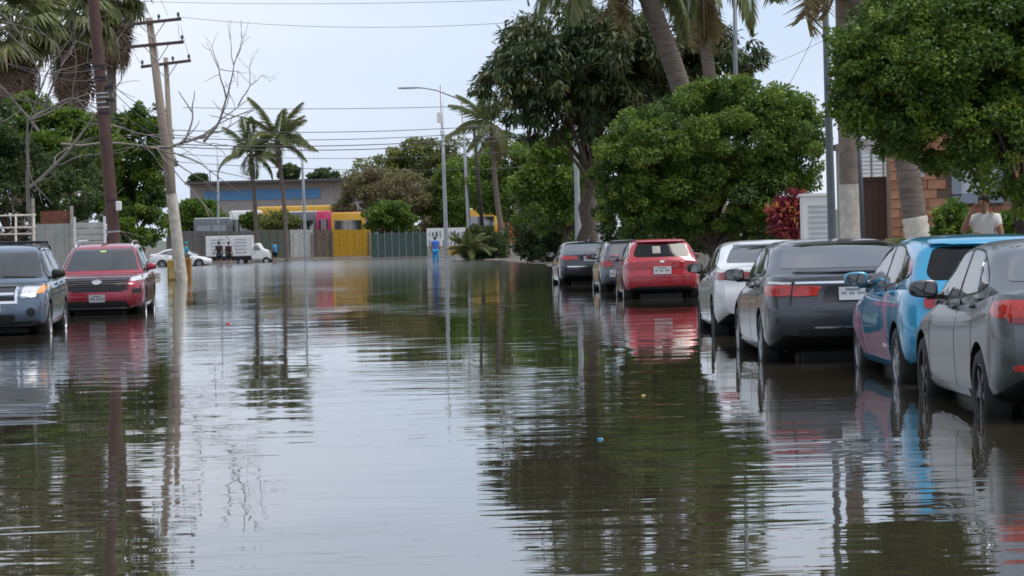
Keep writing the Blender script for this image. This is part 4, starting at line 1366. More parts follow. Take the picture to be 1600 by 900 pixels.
# ------------------------------------------------------------------ right, farther off
def simple_tree(label, px, Y, blobs, N, ln, m, seed, group, wd=None, tr=.2, **k):
    kw = dict(clumps=200, csize=.26, droop=.25, shell=.6); kw.update(k)
    return tree('street_tree', label, GX(px, Y, .05), blobs, N, ln, wd or ln * .62, m, seed, trunk_r=tr, group=group, **kw)
GT = 'trees along the far right'
simple_tree('bright green tree under the left part of the mango crown', 880, 140, [pblob(880, 270, 55, 60, 140), pblob(850, 310, 50, 50, 140), pblob(915, 310, 35, 60, 138), pblob(900, 230, 35, 35, 140)], 26000, .2, lm_bright, 41, GT)
simple_tree('dull green tree behind the single palm', 812, 206, [pblob(805, 262, 60, 40, 206), pblob(765, 290, 45, 42, 206), pblob(845, 260, 45, 40, 206), pblob(805, 310, 60, 45, 206), pblob(860, 320, 50, 50, 204)], 34000, .24, lm_bright, 42, GT)
simple_tree('slim dark tree top rising above the dull green tree', 795, 212, [pblob(795, 222, 30, 14, 212), pblob(770, 232, 18, 14, 212)], 2500, .25, lm_dark, 43, GT, clumps=40)
bush('dark_shrub', 'large dark bush at the water edge left of the black sedan', GX(850, 148, .05), [pblob(850, 365, 55, 42, 148), pblob(895, 345, 40, 50, 146), pblob(830, 385, 35, 24, 148), pblob(880, 390, 50, 22, 147)], 26000, .18, .09, lm_dark, 44, clumps=260, csize=.22)
bush('dark_shrub', 'bush round the foot of the single palm at the water edge', GX(752, 183, .03), [pblob(752, 380, 30, 28, 183), pblob(735, 392, 20, 16, 183), pblob(775, 388, 22, 22, 183)], 12000, .2, .07, lm_dark, 45, clumps=160)
sp2 = thing('small_palm', 'low arching palm shrub beside the notice board', 'palm tree', GX(735, 181, .03))
for k in range(18):
    put('frond', FR[(2.6, k % 3)], sp2, (0, 0, .6), (0, -.35 - .06 * k, k * 2.4), .75)
feather_palm('single slender palm right of the two lamp posts with one frond blown left', [GX(792, 184, .03), W(778, 330, 184), W(771, 250, 184), W(768, 195, 184)], .24, .14, 3.8, 16, 25, dead=2, wind=.5, elev=(-.7, 1.4))
simple_tree('tall yellow-green tree behind the lamp posts', 655, 262, [pblob(655, 248, 62, 30, 262), pblob(605, 268, 50, 30, 262), pblob(700, 238, 42, 25, 262), pblob(690, 285, 80, 42, 262), pblob(725, 330, 70, 45, 262), pblob(745, 275, 40, 35, 262)], 42000, .32, lm_olive, 46, GT, tr=.3)
simple_tree('grey-brown dry tree left of the yellow-green tree', 590, 250, [pblob(585, 292, 50, 30, 250), pblob(625, 305, 60, 32, 250), pblob(568, 322, 40, 32, 250), pblob(650, 332, 50, 36, 250)], 30000, .26, lm_dry, 47, GT, tr=.3)
simple_tree('dark green tree between the two far lamp posts', 710, 250, [pblob(715, 300, 40, 50, 250), pblob(700, 345, 40, 30, 250)], 12000, .3, lm_bright, 48, GT)
simple_tree('small rounded tree over the yellow panel fence', 608, 233, [pblob(608, 335, 36, 18, 233), pblob(590, 350, 22, 12, 233), pblob(630, 348, 25, 14, 233)], 12000, .24, lm_bright, 49, GT, tr=.12)
bx = [('yellow-green shrub above the grey wall in front of the buses', 430, 236, 346, 38, 14), ('small pale shrub beside the white bus', 392, 236, 345, 16, 12)]
for i, (lb, px, Y, py, rx, ry) in enumerate(bx):
    bush('yard_shrub', lb, GX(px, Y, .8), [pblob(px, py, rx, ry, Y)], 5000, .25, .14, (lm_olive, lm_mid)[i], 50 + i, clumps=60)
simple_tree('round green tree behind the wooden pole at the yard wall', 310, 242, [pblob(310, 335, 35, 22, 242), pblob(285, 345, 30, 25, 242), pblob(335, 345, 22, 16, 242)], 12000, .28, lm_bright, 53, GT, tr=.15)

# ------------------------------------------------------------------ left side
GL = 'trees behind the left fence'
tree('shade_tree', 'light green tree top behind the rusty fence at the far left', GX(95, 105, .05), [pblob(95, 205, 60, 38, 105), pblob(40, 190, 55, 40, 105), pblob(140, 225, 45, 45, 105), pblob(70, 255, 80, 45, 104)], 42000, .17, .1, lm_bright, 61, .25, GL, clumps=330, csize=.2, shell=.6)
tree('shade_tree', 'dark dense tree filling the left edge above the fence', GX(20, 100, .05), [pblob(20, 280, 75, 60, 100), pblob(-50, 230, 80, 90, 100), pblob(90, 305, 70, 50, 100), pblob(-60, 330, 60, 60, 100), pblob(120, 270, 40, 50, 101), pblob(10, 345, 60, 30, 101)], 42000, .16, .09, lm_dark, 62, .3, GL, clumps=330, csize=.2, shell=.5)
tree('shade_tree', 'tall green tree between the brown pole and the wooden pole', GX(225, 122, .05), [pblob(215, 225, 50, 50, 122), pblob(225, 185, 32, 26, 122), pblob(240, 280, 30, 55, 122), pblob(205, 300, 50, 50, 122), pblob(225, 350, 40, 40, 121), pblob(180, 270, 40, 60, 123), pblob(160, 330, 50, 50, 123)], 42000, .18, .1, lm_mid, 63, .28, GL, clumps=330, csize=.2, shell=.55)
bush('yard_shrub', 'yellow-green creeper beside the foot of the brown pole', GX(198, 100, .05), [pblob(196, 365, 16, 22, 100), pblob(215, 372, 18, 14, 100)], 4000, .14, .08, lm_bright, 64, clumps=60)
fan_palm('fan palm with a brown skirt directly left of the brown pole', GX(112, 135, .05), W(112, 20, 135), .3, 30, 60, 71, 3.6, sc=1.45)
fan_palm('fan palm with a brown skirt at the upper left corner', GX(30, 128, .05), W(22, 40, 128), .3, 30, 60, 72, 3.6, sc=1.5)
fan_palm('fan palm whose pale skirt hangs just right of the brown pole', GX(178, 142, .05), W(172, -15, 142), .28, 30, 44, 73, 2.6, sc=1.45)
branchy('leafless grey tree reaching across behind the wooden pole', GX(60, 96, .05), [
    (GX(60, 96, -.2), (.1, 0, 1), 4.0, .14, 4), (W(95, 225, 96), (1, .1, .0), 3.6, .06, 2), (W(225, 232, 97), (1, 0, .1), 2.4, .07, 2), (W(318, 222, 97), (.8, 0, .75), 1.9, .06, 3), (W(372, 165, 97), (.5, 0, .9), .9, .03, 3),
    (W(60, 205, 96), (-.6, 0, .7), 2.4, .06, 3), (W(60, 150, 96), (.4, 0, .9), 1.8, .05, 3), (W(288, 222, 97), (.25, 0, 1), 1.3, .05, 1), (W(60, 180, 96), (.8, .1, .6), 2.0, .05, 3), (W(290, 215, 97), (.8, 0, -.5), 1.0, .03, 1)], .2, 83, m_greybark)

# fence on the left
fn = thing('metal_fence', 'grey sheet metal gate with rusty sheets above it behind the blue-grey SUV', 'fence', GX(88, 84, .05))
o_ = Vector(fn.location)
m_sheet = mat('grey_sheet', (0.30, 0.31, 0.29), .55, .2, var=.1)
m_rust = mat('rusty_sheet', (0.16, 0.055, 0.035), .8, var=.35)
s84 = S(84)
for k in range(4):
    MB().box(((k - 1.5) * 15 / s84, 0, (W(88, 352, 84).z) / 2), (14.6 / s84, .05, W(88, 352, 84).z)).build('panel', m_sheet, fn)
for k in range(4):
    MB().box(((k - 1.2) * 13 / s84, .05, W(88, 342, 84).z), (12.5 / s84, .03, 20 / s84)).build('rusty_sheet', m_rust, fn)
for px, top in ((56, 312), (116, 324)):
    MB().box((GX(px, 84).x - o_.x, -.06, W(px, top, 84).z / 2), (.09, .09, W(px, top, 84).z)).build('post', m_conc, fn)
f2 = thing('slatted_fence', 'pale slatted fence panel between the grey gate and the brown pole', 'fence', GX(143, 86, .05))
s86 = S(86)
ht = W(143, 343, 86).z
for k in range(11):
    MB().box((0, 0, .12 + k * (ht - .15) / 11), (47 / s86, .04, (ht - .15) / 11 - .02)).build('slat', mat('pale_slat', (.42, .42, .40), .6, var=.1), f2)
for sg in (-1, 1):
    MB().box((sg * 23.5 / s86, -.03, ht / 2), (.08, .08, ht + .1)).build('post', m_white, f2)
f3 = thing('pipe_railing', 'pale pipe railing at the far left behind the blue-grey SUV', 'railing', GX(22, 82, .05))
o_ = Vector(f3.location)
for py in (337, 356, 366):
    MB().tube([W(-30, py + 1, 82) - o_, W(56, py - 1, 82) - o_], .035, 6).build('rail', m_lime, f3, True)
for px in (-10, 25, 53):
    MB().tube([GX(px, 82, -.1) - o_, W(px, 334, 82) - o_], .04, 6).build('post', m_lime, f3, True)

# brown steel pole
bp_ = thing('steel_pole', 'tall brown steel pole with cable bands behind the red SUV', 'utility pole', GX(184, 78, .02))
o_ = Vector(bp_.location)
P0, P1 = W(181, 400, 78) - o_, W(146, 0, 78) - o_
dv = (P1 - P0).normalized()
m_steel = mat('brown_steel', (0.085, 0.042, 0.034), .65, .1, var=.2, scale=3)
MB().tube([P0 - dv * (P0.z + .3) / dv.z, P0, P1, P1 + dv * 4.5], [.2, .195, .175, .15], 16).build('shaft', m_steel, bp_, True)
for py in (103, 107, 121, 125, 146, 152, 160, 168, 177, 313, 362):
    c_ = W(146 + (py) * 35 / 400, py, 78) - o_
    MB().tube([c_ - dv * .025, c_ + dv * .025], .2, 14).build('band', m_black if py % 2 else m_galv, bp_)
for py in (137, 157):
    c_ = W(150 + py * .09, py, 78) - o_
    MB().box(c_ + Vector((.2, -.1, 0)), (.2, .12, .12)).build('clamp', m_black, bp_)
MB().rbox(W(184, 322, 78) - o_ + Vector((.07, -.25, 0)), (.16, .16, .28), .02).build('junction_box', m_white, bp_)

# wooden utility poles
def wood_pole(label, foot, top, r, arms, lime_to=None):
    foot, top = Vector(foot), Vector(top)
    root = thing('wooden_utility_pole', label, 'utility pole', foot, 0, 'wooden utility poles')
    MB().tube([(0, 0, -.3), (top - foot) * .5, top - foot], [r * 1.1, r * .9, r * .68], 12).build('shaft', m_wood, root, True)
    if lime_to:
        q = (top - foot) * lime_to
        MB().tube([(0, 0, -.2), q], [r * 1.13, r * 1.06], 12, False).build('lime_band', m_lime, root, True)
    for a, b_, ins in arms:
        a, b_ = Vector(a) - foot, Vector(b_) - foot
        d = b_ - a
        cen = (a + b_) / 2
        rot = Vector((1, 0, 0)).rotation_difference(d).to_matrix()
        mb = MB().box((0, 0, 0), (d.length, .11, .13))
        mb.v = [tuple(rot @ Vector(p) + cen + Vector((0, -.16, 0))) for p in mb.v]
        arm = mb.build('crossarm', mat('dark_timber', (.09, .065, .055), .85, var=.25), root)
        for t in ins:
            p = a.lerp(b_, t) + Vector((0, -.16, .06))
            MB().lathe([(.03, 0), (.03, .08), (.07, .09), (.05, .14), (.075, .15), (.045, .22), (.03, .25)], 10, 'z', p).build('insulator', mat('insulator_grey', (.12, .12, .13), .3), arm, True)
        for sg in (-1, 1):
            q = cen + d * .24 * sg + Vector((0, -.18, 0))
            s0 = cen - (top - foot).normalized() * .7 + Vector((0, -.16, 0))
            MB().tube([q, s0], .02, 5).build('brace', m_galv, root)
    return root
D1 = 109
wood_pole('leaning wooden utility pole with two crossarms and a pale foot beside the red SUV', GX(285, D1), W(233, 28, D1), .22,
          [(W(192, 40, D1), W(284, 30, D1), (.02, .62, .95)), (W(202, 74, D1), W(288, 66, D1), (.03, .97))], .33)
wood_pole('second wooden utility pole with one crossarm directly behind the leaning one', GX(277, 117), W(259, 90, 117), .16, [(W(221, 105, 117), W(299, 95, 117), (.03, .64, .96))])
# transformer-like tube on first pole
bk = thing('yellow_block', 'faded yellow concrete guard block around the foot of the wooden pole', 'guard block', GX(281, 110.5, 0))
sb = S(110.5)
m_yel = mat('faded_yellow', (0.42, 0.27, 0.06), .75, var=.3, scale=4)
m_och = mat('ochre', (0.33, 0.15, 0.03), .75, var=.3, scale=4)
MB().rbox((-.14, 0, .3), (26 / sb, .55, 1.15), .03).build('block', m_yel, bk)
MB().rbox((12 / sb, .05, .34), (12 / sb, .5, 1.2), .03).build('side_block', m_och, bk)
MB().box((-.14, -.285, .3), (20 / sb, .02, .5)).build('faded_panel', mat('pale_yellow', (.48, .38, .16), .75, var=.3), bk)

# ------------------------------------------------------------------ far end: yard wall, buses, lamps, palms
YW = 230.0
yw = thing('yard_wall', 'long grey-brown panel wall of the bus yard at the far end', 'wall', GX(400, YW, .0))
o_ = Vector(yw.location)
sw = S(YW)
wallm = [mat('yard_grey', (.14, .13, .12), .8, var=.25), mat('yard_green', (.11, .13, .10), .8, var=.3), mat('yard_brown', (.16, .12, .09), .8, var=.3), mat('yard_white', (.52, .51, .47), .8, var=.25), mat('yard_yellow', (.50, .27, .012), .7, var=.15)]
px = 262
k = 0
while px < 578:
    if px < 405: mm = wallm[0]
    elif px < 452: mm = wallm[1]
    elif px < 488: mm = wallm[3]
    elif px < 520: mm = wallm[2]
    else: mm = wallm[4]
    hz = W(px, 361 if px < 400 else 359, YW).z
    MB().box((GX(px + 3, YW).x - o_.x, (.0 if k % 2 else .05), hz / 2), (5.8 / sw, .08, hz)).build('panel', mm, yw)
    px += 6; k += 1
for px in (262, 320, 400, 452, 488, 520, 577):
    MB().box((GX(px, YW).x - o_.x, -.1, 1.15), (.12, .12, 2.5)).build('post', wallm[0], yw)
gf_ = thing('green_fence', 'dark green mesh fence right of the yellow wall panels', 'fence', GX(622, YW - 2))
o_ = Vector(gf_.location)
for i, px in enumerate(np.arange(580, 668, 11)):
    MB().box((GX(px + 5.5, YW - 2).x - o_.x, 0, 1.1), (10.6 / sw, .04, 2.2)).build('panel', mat('green_mesh', (.055, .095, .08), .8, var=.3), gf_)
    MB().tube([(GX(px, YW - 2).x - o_.x, -.06, 0), (GX(px, YW - 2).x - o_.x, -.06, 2.4)], .025, 6).build('post', m_galv, gf_)
nb = thing('notice_board', 'white board with dark lettering and pictures behind the man in blue', 'notice board', GX(698, YW - 3))
o_ = Vector(nb.location)
zt_, zb_ = W(698, 356, YW - 3).z, W(698, 384, YW - 3).z
MB().box((0, 0, (zt_ + zb_) / 2), (60 / sw, .06, zt_ - zb_)).build('board', m_white, nb)
for k in range(10):
    for j in range(2):
        hgt = .25 + .12 * ((k * 5 + j * 3) % 4)
        if (k + j) % 5 == 4: continue
        MB().box((-26 / sw + k * 5.6 / sw, -.04, zt_ - .55 - j * .8), ((1.6 + (k % 3)) / sw, .02, hgt)).build('printed_mark', m_plate_ink, nb)
for sg in (-1, 1):
    MB().box((sg * 28 / sw, .06, zt_ / 2), (.1, .06, zt_)).build('post', m_galv, nb)
MB().box((10 / sw, -.02, zb_ - .42), (22 / sw, .05, .78)).build('yellow_panel', wallm[4], nb)
MB().box((10 / sw, -.055, zb_ - .42), (.12, .02, .2)).build('printed_mark', m_plate_ink, nb)

def bus(label, px0, px1, py_top, Y, body, roof=None, band=None, front=None, zb=.8):
    p0, p1 = GX(px0, Y, zb), GX(px1, Y, zb)
    L = p1.x - p0.x
    Hh = W((px0 + px1) / 2, py_top, Y).z - zb
    root = thing('parked_bus', label, 'bus', ((p0.x + p1.x) / 2, Y, zb), 0, 'buses in the yard')
    MB().rbox((0, 0, Hh / 2 + .25), (L, 2.5, Hh - .5), .14).build('body', body, root, 40)
    if roof: MB().rbox((0, 0, Hh - .12), (L * .98, 2.3, .3), .1).build('roof', roof, root, 40)
    n_ = max(2, int(L / 1.5))
    for k in range(n_):
        x = -L / 2 + .25 + (L - .5) * (k + .5) / n_
        MB().rbox((x, -1.26, Hh * .64), ((L - .5) / n_ - .08, .05, Hh * .30), .02).build('window', m_glass, root)
    if band: MB().box((0, -1.265, Hh * .36), (L * .96, .03, .3)).build('stripe', band, root)
    for x in (-L * .32, L * .32):
        MB().lathe([(.3, -1.22), (.48, -1.22), (.48, -.95), (.3, -.95)], 18, 'y', (x, 0, .48)).build('wheel', m_rubber, root, 40)
    if front:
        MB().rbox((front * (L / 2 + .02), 0, Hh * .62), (.05, 2.1, Hh * .42), .02).build('windscreen', m_glass, root)
    return root
m_bblue = mat('bus_blue', (.015, .05, .20), .4, var=.1, coat=.5)
m_bgrey = mat('bus_grey', (.12, .125, .15), .45, var=.1, coat=.5)
m_bwhite = mat('bus_white', (.72, .72, .71), .4, var=.06, coat=.5)
m_byel = mat('bus_yellow', (.60, .33, .012), .4, var=.1, coat=.5)
m_bpink = mat('bus_pink', (.55, .03, .13), .4, var=.1, coat=.5)
m_orange = mat('orange_sheet', (.50, .10, .03), .7, var=.2)
bus('dark blue and grey bus with a pale roof at the left end of the yard', 306, 362, 341, 240, m_bgrey, m_bwhite, m_bblue)
bus('white bus with a dark windscreen behind the white box truck', 362, 410, 329, 243, m_bwhite, None, None, -1)
bus('long yellow bus behind the shrubs in the yard', 405, 560, 322, 252, m_byel, m_byel)
bus('white roofed bus in front of the long yellow bus', 448, 498, 331, 244, m_bgrey, m_bwhite)
bus('pink bus end beside the yellow bus', 496, 520, 330, 241, m_bpink, None, None, 1)
bus('yellow bus above the yellow wall panels', 520, 572, 332, 238, m_byel, mat('bus_red', (.4, .05, .03), .5), None, 1)
bus('yellow bus half hidden behind the notice board', 730, 778, 326, 243, m_byel, m_bwhite)
ot = thing('orange_dumper', 'orange tipper body showing between the palm and the dark bush', 'truck', GX(800, 224, .3))
mb = MB()
vs = [(-1.3, -.9, 1.2), (1.5, -.9, .2), (1.6, -.9, 1.6), (.6, -.9, 2.0), (-.6, -.9, 3.1), (-1.2, -.9, 3.0)]
mb.add(vs + [(x, 1.0, z) for x, y, z in vs], [tuple(range(6)), tuple(range(11, 5, -1))] + [(i, i + 6, (i + 1) % 6 + 6, (i + 1) % 6) for i in range(6)])
mb.build('tipper_body', m_orange, ot)
for k in range(4):
    MB().box((-.9 + k * .5, -.94, 1.6), (.08, .06, .9)).build('rib', m_orange, ot)
for x in (-.6, .7):
    MB().lathe([(.25, -.9), (.5, -.9), (.5, -.6), (.25, -.6)], 16, 'y', (x, 0, .4)).build('wheel', m_rubber, ot)

# far lamps
GLm = 'street lamps at the far end'
street_lamp('pale street lamp directly right of the man in blue', GX(698, 215), W(689, 133, 215), .17, None, m_galv, GLm)
lp = street_lamp('street lamp with a long arm just right of the plain pale post', GX(735, 205), W(722, 156, 205), .16, W(650, 137, 205), m_galv, GLm, head=1.6)
street_lamp('thin street lamp with an arm reaching over the palms', GX(478, 226), W(471, 211, 226), .15, W(408, 191, 226), m_galv, GLm, head=1.2)
street_lamp('thin bare post behind the wading pair', GX(342, 233), W(340, 225, 233), .12, None, m_galv, GLm)
cp = thing('equipment_box', 'small pale equipment boxes strapped to the plain pale post', 'equipment box', W(689, 187, 214.6))
MB().rbox((-.15, 0, .2), (.35, .3, .9), .05).build('box', m_white, cp)
MB().rbox((.1, -.1, -1.1), (.4, .35, .5), .05).build('camera', m_white, cp)
tp_ = thing('dark_pole', 'thin dark leaning pole left of the single palm', 'pole', GX(758, 195))
MB().tube([(0, 0, -.3), W(741, 205, 195) - tp_.location], [.16, .12], 8).build('shaft', mat('tarred_wood', (.02, .018, .016), .8), tp_, True)
MB().tube([W(741, 204, 195) - tp_.location, W(741, 202, 195) - tp_.location], [.14, .13], 8).build('cap', m_galv, tp_)

feather_palm('left one of the two wind-blown palms in front of the bus yard', [GX(403, 222), W(399, 330, 222), W(395, 280, 222), W(392, 238, 222)], .2, .16, 3.8, 16, 26, dead=2, wind=-.6)
feather_palm('taller right one of the two wind-blown palms in front of the bus yard', [GX(449, 220), W(445, 330, 220), W(438, 260, 220), W(434, 215, 220)], .2, .16, 3.8, 18, 27, dead=1, wind=-.6)

# grandstand-like building and town
st = thing('long_grey_building', 'long low grey building with a blue stripe beyond the bus yard', 'building', GX(400, 360, .5))
o_ = Vector(st.location)
s36 = S(360)
zr = W(400, 292, 360).z
MB().box((4, 6, zr / 2), (290 / s36, 12, zr)).build('wall', mat('far_grey_wall', (.36, .32, .30), .85, var=.1), st)
for k in range(9):
    MB().box((-112 / s36 + 4 + k * 20 / s36, -.1, W(400, 310, 360).z), (19.9 / s36, .2, 15 / s36)).build('blue_panel', mat('far_blue', (.10, .27, .50), .7, var=.08), st)
MB().box((4, 5, zr + .2), (300 / s36, 15, .35)).build('roof', mat('far_roof', (.09, .08, .08), .8), st)
for k in range(10):
    MB().box((-130 / s36 + 4 + k * 30 / s36, -.0, zr / 2), (.3, .12, zr)).build('column', m_conc, st)
ph = thing('pink_building', 'pale pink building seen under the mango crown', 'building', GX(835, 330, .5))
zr = W(835, 238, 330).z
MB().box((0, 3, zr / 2), (70 / S(330), 6, zr)).build('wall', mat('far_pink', (.50, .40, .38), .8, var=.08), ph)
MB().box((0, 3, zr + .15), (74 / S(330), 6.4, .3)).build('roof', m_conc, ph)
for k in range(4):
    MB().box((-2 + k * 1.4, -.02, zr - 1.6), (.8, .1, 1.1)).build('window', m_glass, ph)
cc_ = thing('concrete_column', 'bare concrete pole in front of the pale pink building', 'pole', GX(838, 170, .05))
MB().tube([(0, 0, -.2), W(836, 205, 170) - cc_.location], [.2, .15], 10).build('shaft', m_conc, cc_, True)
MB().box(W(836, 215, 170) - cc_.location, (1.0, .12, .12)).build('crossarm', m_wood, cc_)
for i, (px, py, rx, ry, lb) in enumerate([(505, 276, 24, 10, 'distant dark tree above the roof of the long grey building'), (310, 282, 16, 8, 'distant small tree at the left end of the long grey building'), (452, 270, 16, 10, 'distant palm-like tree between the two wind-blown palms'), (555, 300, 26, 22, 'bare reddish tree at the right end of the long grey building')]):
    tree('distant_tree', lb, GX(px, 400, .5), [pblob(px, py, rx, ry, 400)], 2500, .5, .3, (lm_dark, lm_dark, lm_dark, lm_dry)[i], 90 + i, trunk_r=.2, group='distant trees', clumps=40, nl=5)
hl = []
for i, x in enumerate(np.linspace(-500, 500, 60)):
    hl.append((x, 1500, 8 + 10 * math.sin(i * .37) + 6 * math.sin(i * .9 + 1)))
hv = [(x, y, -5) for x, y, z in hl] + [(x, y + 60, z) for x, y, z in hl] + [(x, y + 500, z * .5) for x, y, z in hl]
nh = len(hl)
hf = [(r_ * nh + i, r_ * nh + i + 1, (r_ + 1) * nh + i + 1, (r_ + 1) * nh + i) for r_ in range(2) for i in range(nh - 1)]
tag(mk('hills', hv, hf, mat('far_hill', (.10, .12, .10), .9, var=.2, scale=.02), smooth=True), 'low far hills', kind='structure')

# unseen trees and palm, added for reflections in the parked cars' flanks and windows
tree('shade_tree', 'broad tree left of the picture across from the grey sedan', (-15, 17, .05), [((-15, 17, 4.6), (3.4, 3.6, 2.2)), ((-15.5, 21, 3.8), (2.6, 2.6, 1.8))], 9000, .3, .17, lm_mid, 161, .3, GL, clumps=160, csize=.22)
tree('shade_tree', 'broad tree left of the picture across from the dark grey sedan', (-16, 30, .05), [((-16, 30, 4.4), (3.4, 4.0, 2.4)), ((-16, 35, 3.6), (2.6, 2.6, 2.0))], 9000, .3, .17, lm_mid, 162, .3, GL, clumps=160, csize=.22)
tree('shade_tree', 'tree behind the viewer mirrored in the back windows', (5.5, -13, .05), [((4.8, -13, 5.4), (2.6, 2.6, 2.0)), ((6.8, -12, 4.6), (2.2, 2.2, 1.8))], 9000, .3, .17, lm_mid, 163, .28, GL, clumps=160, csize=.22)
feather_palm('palm behind the viewer mirrored in the back windows', [(1.2, -16, .05), (1.3, -16, 4), (1.5, -16, 9)], .2, .15, 3.8, 18, 164)
# ------------------------------------------------------------------ people
def skin_mesh(nodes, edges, root=0, sub=2):
    me = bpy.data.meshes.new('figure')
    names = list(nodes)
    me.from_pydata([nodes[k][0] for k in names], [(names.index(a), names.index(b)) for a, b in edges], [])
    o = bpy.data.objects.new('figure', me)
    COL.objects.link(o)
    o.modifiers.new('skin', 'SKIN')
    sl = me.skin_vertices[0].data
    for i, k in enumerate(names):
        r = nodes[k][1]
        sl[i].radius = r if isinstance(r, tuple) else (r, r)
        sl[i].use_root = (i == root)
    ss = o.modifiers.new('sub', 'SUBSURF')
    ss.levels = sub
    dg = bpy.context.evaluated_depsgraph_get()
    out = bpy.data.meshes.new_from_object(o.evaluated_get(dg))
    bpy.data.objects.remove(o)
    bpy.data.meshes.remove(me)
    out.shade_smooth()
    return out

def person(label, loc, rz, shirt, pants, pose=None, hat=None, long_pants=False, sc=1.0, group=None, long_sleeve=False):
    root = thing('person', label, 'person', loc, rz, group)
    root.scale = (sc, sc, sc)
    N = {'pelvis': ((0, 0, .95), (.15, .11)), 'waist': ((0, 0, 1.12), (.135, .10)), 'chest': ((0, 0, 1.32), (.17, .115)), 'collar': ((0, .005, 1.455), (.075, .07)), 'neck': ((0, -.005, 1.53), .055),
         'jaw': ((0, -.025, 1.595), (.062, .07)), 'head': ((0, -.01, 1.67), (.078, .095)), 'crown': ((0, .005, 1.735), (.055, .065))}
    E = [('pelvis', 'waist'), ('waist', 'chest'), ('chest', 'collar'), ('collar', 'neck'), ('neck', 'jaw'), ('jaw', 'head'), ('head', 'crown')]
    for s, sg in (('l', 1), ('r', -1)):
        N.update({s + 'sh': ((sg * .185, 0, 1.405), .068), s + 'el': ((sg * .25, .02, 1.13), .046), s + 'wr': ((sg * .26, -.06, .89), .032), s + 'pa': ((sg * .262, -.08, .82), (.018, .042)),
                  s + 'hip': ((sg * .095, 0, .88), .092), s + 'kn': ((sg * .10, -.01, .49), .06), s + 'an': ((sg * .105, .02, .09), .042), s + 'toe': ((sg * .115, -.13, .035), .036)})
    if pose:
        for k, p in pose.items():
            N[k] = (p, N[k][1])
    for s, sg in (('l', 1), ('r', -1)):
        E += [('chest', s + 'sh'), (s + 'sh', s + 'el'), (s + 'el', s + 'wr'), (s + 'wr', s + 'pa'), ('pelvis', s + 'hip'), (s + 'hip', s + 'kn'), (s + 'kn', s + 'an'), (s + 'an', s + 'toe')]
        w, p = Vector(N[s + 'wr'][0]), Vector(N[s + 'pa'][0])
        d = (p - w).normalized()
        side = d.cross(Vector((sg, 0, .01))).normalized()
        for i, (o, ln) in enumerate(((-.03, .075), (-.01, .085), (.011, .08), (.031, .062))):
            b0 = p + d * .02 + side * o
            N[f'{s}f{i}a'] = (tuple(b0), .010)
            N[f'{s}f{i}b'] = (tuple(b0 + d * ln * .55 + Vector((-sg * .006, 0, 0))), .009)
            N[f'{s}f{i}c'] = (tuple(b0 + d * ln + Vector((-sg * .025, 0, 0))), .008)
            E += [(s + 'pa', f'{s}f{i}a'), (f'{s}f{i}a', f'{s}f{i}b'), (f'{s}f{i}b', f'{s}f{i}c')]
        b0 = p - d * .02 + side * -.045
        N[s + 't1'] = (tuple(b0), .011)
        N[s + 't2'] = (tuple(b0 + d * .045 - side * .02), .009)
        E += [(s + 'pa', s + 't1'), (s + 't1', s + 't2')]
    me = skin_mesh(N, E)
    me.materials.append(m_skin)
    body = bpy.data.objects.new('body', me); COL.objects.link(body); body.parent = root
    def cloth(name, keys, edges, m, grow, cuts=()):
        n2 = {}
        for k in keys:
            p, r = N[k]
            r = r if isinstance(r, tuple) else (r, r)
            n2[k] = (p, (r[0] + grow, r[1] + grow))
        e2 = list(edges)
        for k, a, b_, t, r in cuts:
            n2[k] = (tuple(Vector(N[a][0]).lerp(Vector(N[b_][0]), t)), r)
            e2.append((a, k))
        mm = skin_mesh(n2, e2)
        mm.materials.append(m)
        o = bpy.data.objects.new(name, mm); COL.objects.link(o); o.parent = root
        return o
    tt = .95 if long_sleeve else .55
    cloth('shirt', ['waist', 'pelvis', 'chest', 'collar', 'lsh', 'rsh'], [('pelvis', 'waist'), ('waist', 'chest'), ('chest', 'collar'), ('chest', 'lsh'), ('chest', 'rsh')], shirt, .036, [('lslv', 'lsh', 'lel', tt, .066), ('rslv', 'rsh', 'rel', tt, .066)])
    if long_pants:
        cloth('trousers', ['pelvis', 'lhip', 'rhip', 'lkn', 'rkn'], [('pelvis', 'lhip'), ('pelvis', 'rhip'), ('lhip', 'lkn'), ('rhip', 'rkn')], pants, .034, [('lcf', 'lkn', 'lan', .85, .062), ('rcf', 'rkn', 'ran', .85, .062)])
    else:
        cloth('shorts', ['pelvis', 'lhip', 'rhip'], [('pelvis', 'lhip'), ('pelvis', 'rhip')], pants, .036, [('lcf', 'lhip', 'lkn', .85, .085), ('rcf', 'rhip', 'rkn', .85, .085)])
    hp = Vector(N['head'][0])
    fwd = (Vector(N['jaw'][0]) - hp); fwd.z = 0
    fwd = fwd.normalized() if fwd.length > .003 else Vector((0, -1, 0))
    rgt = fwd.cross(Vector((0, 0, 1)))
    hm = MB().ell(hp - fwd * .018 + Vector((0, 0, .035)), (.098, .108, .085), 14, 10)
    hm.build('cap' if hat else 'hair', hat or m_hair, root, True)
    if hat:
        MB().ell(hp + fwd * .11 + Vector((0, 0, .045)), (.07, .07, .012), 12, 6).build('cap_peak', hat, root, True)
    MB().tube([hp + fwd * .088 + Vector((0, 0, .01)), hp + fwd * .108 + Vector((0, 0, -.025)), hp + fwd * .085 + Vector((0, 0, -.032))], [.01, .014, .01], 6).build('nose', m_skin, root, True)
    MB().box(hp + fwd * .09 + Vector((0, 0, -.06)), (.04, .01, .01)).build('mouth', mat('lips', (.2, .07, .06), .5), root)
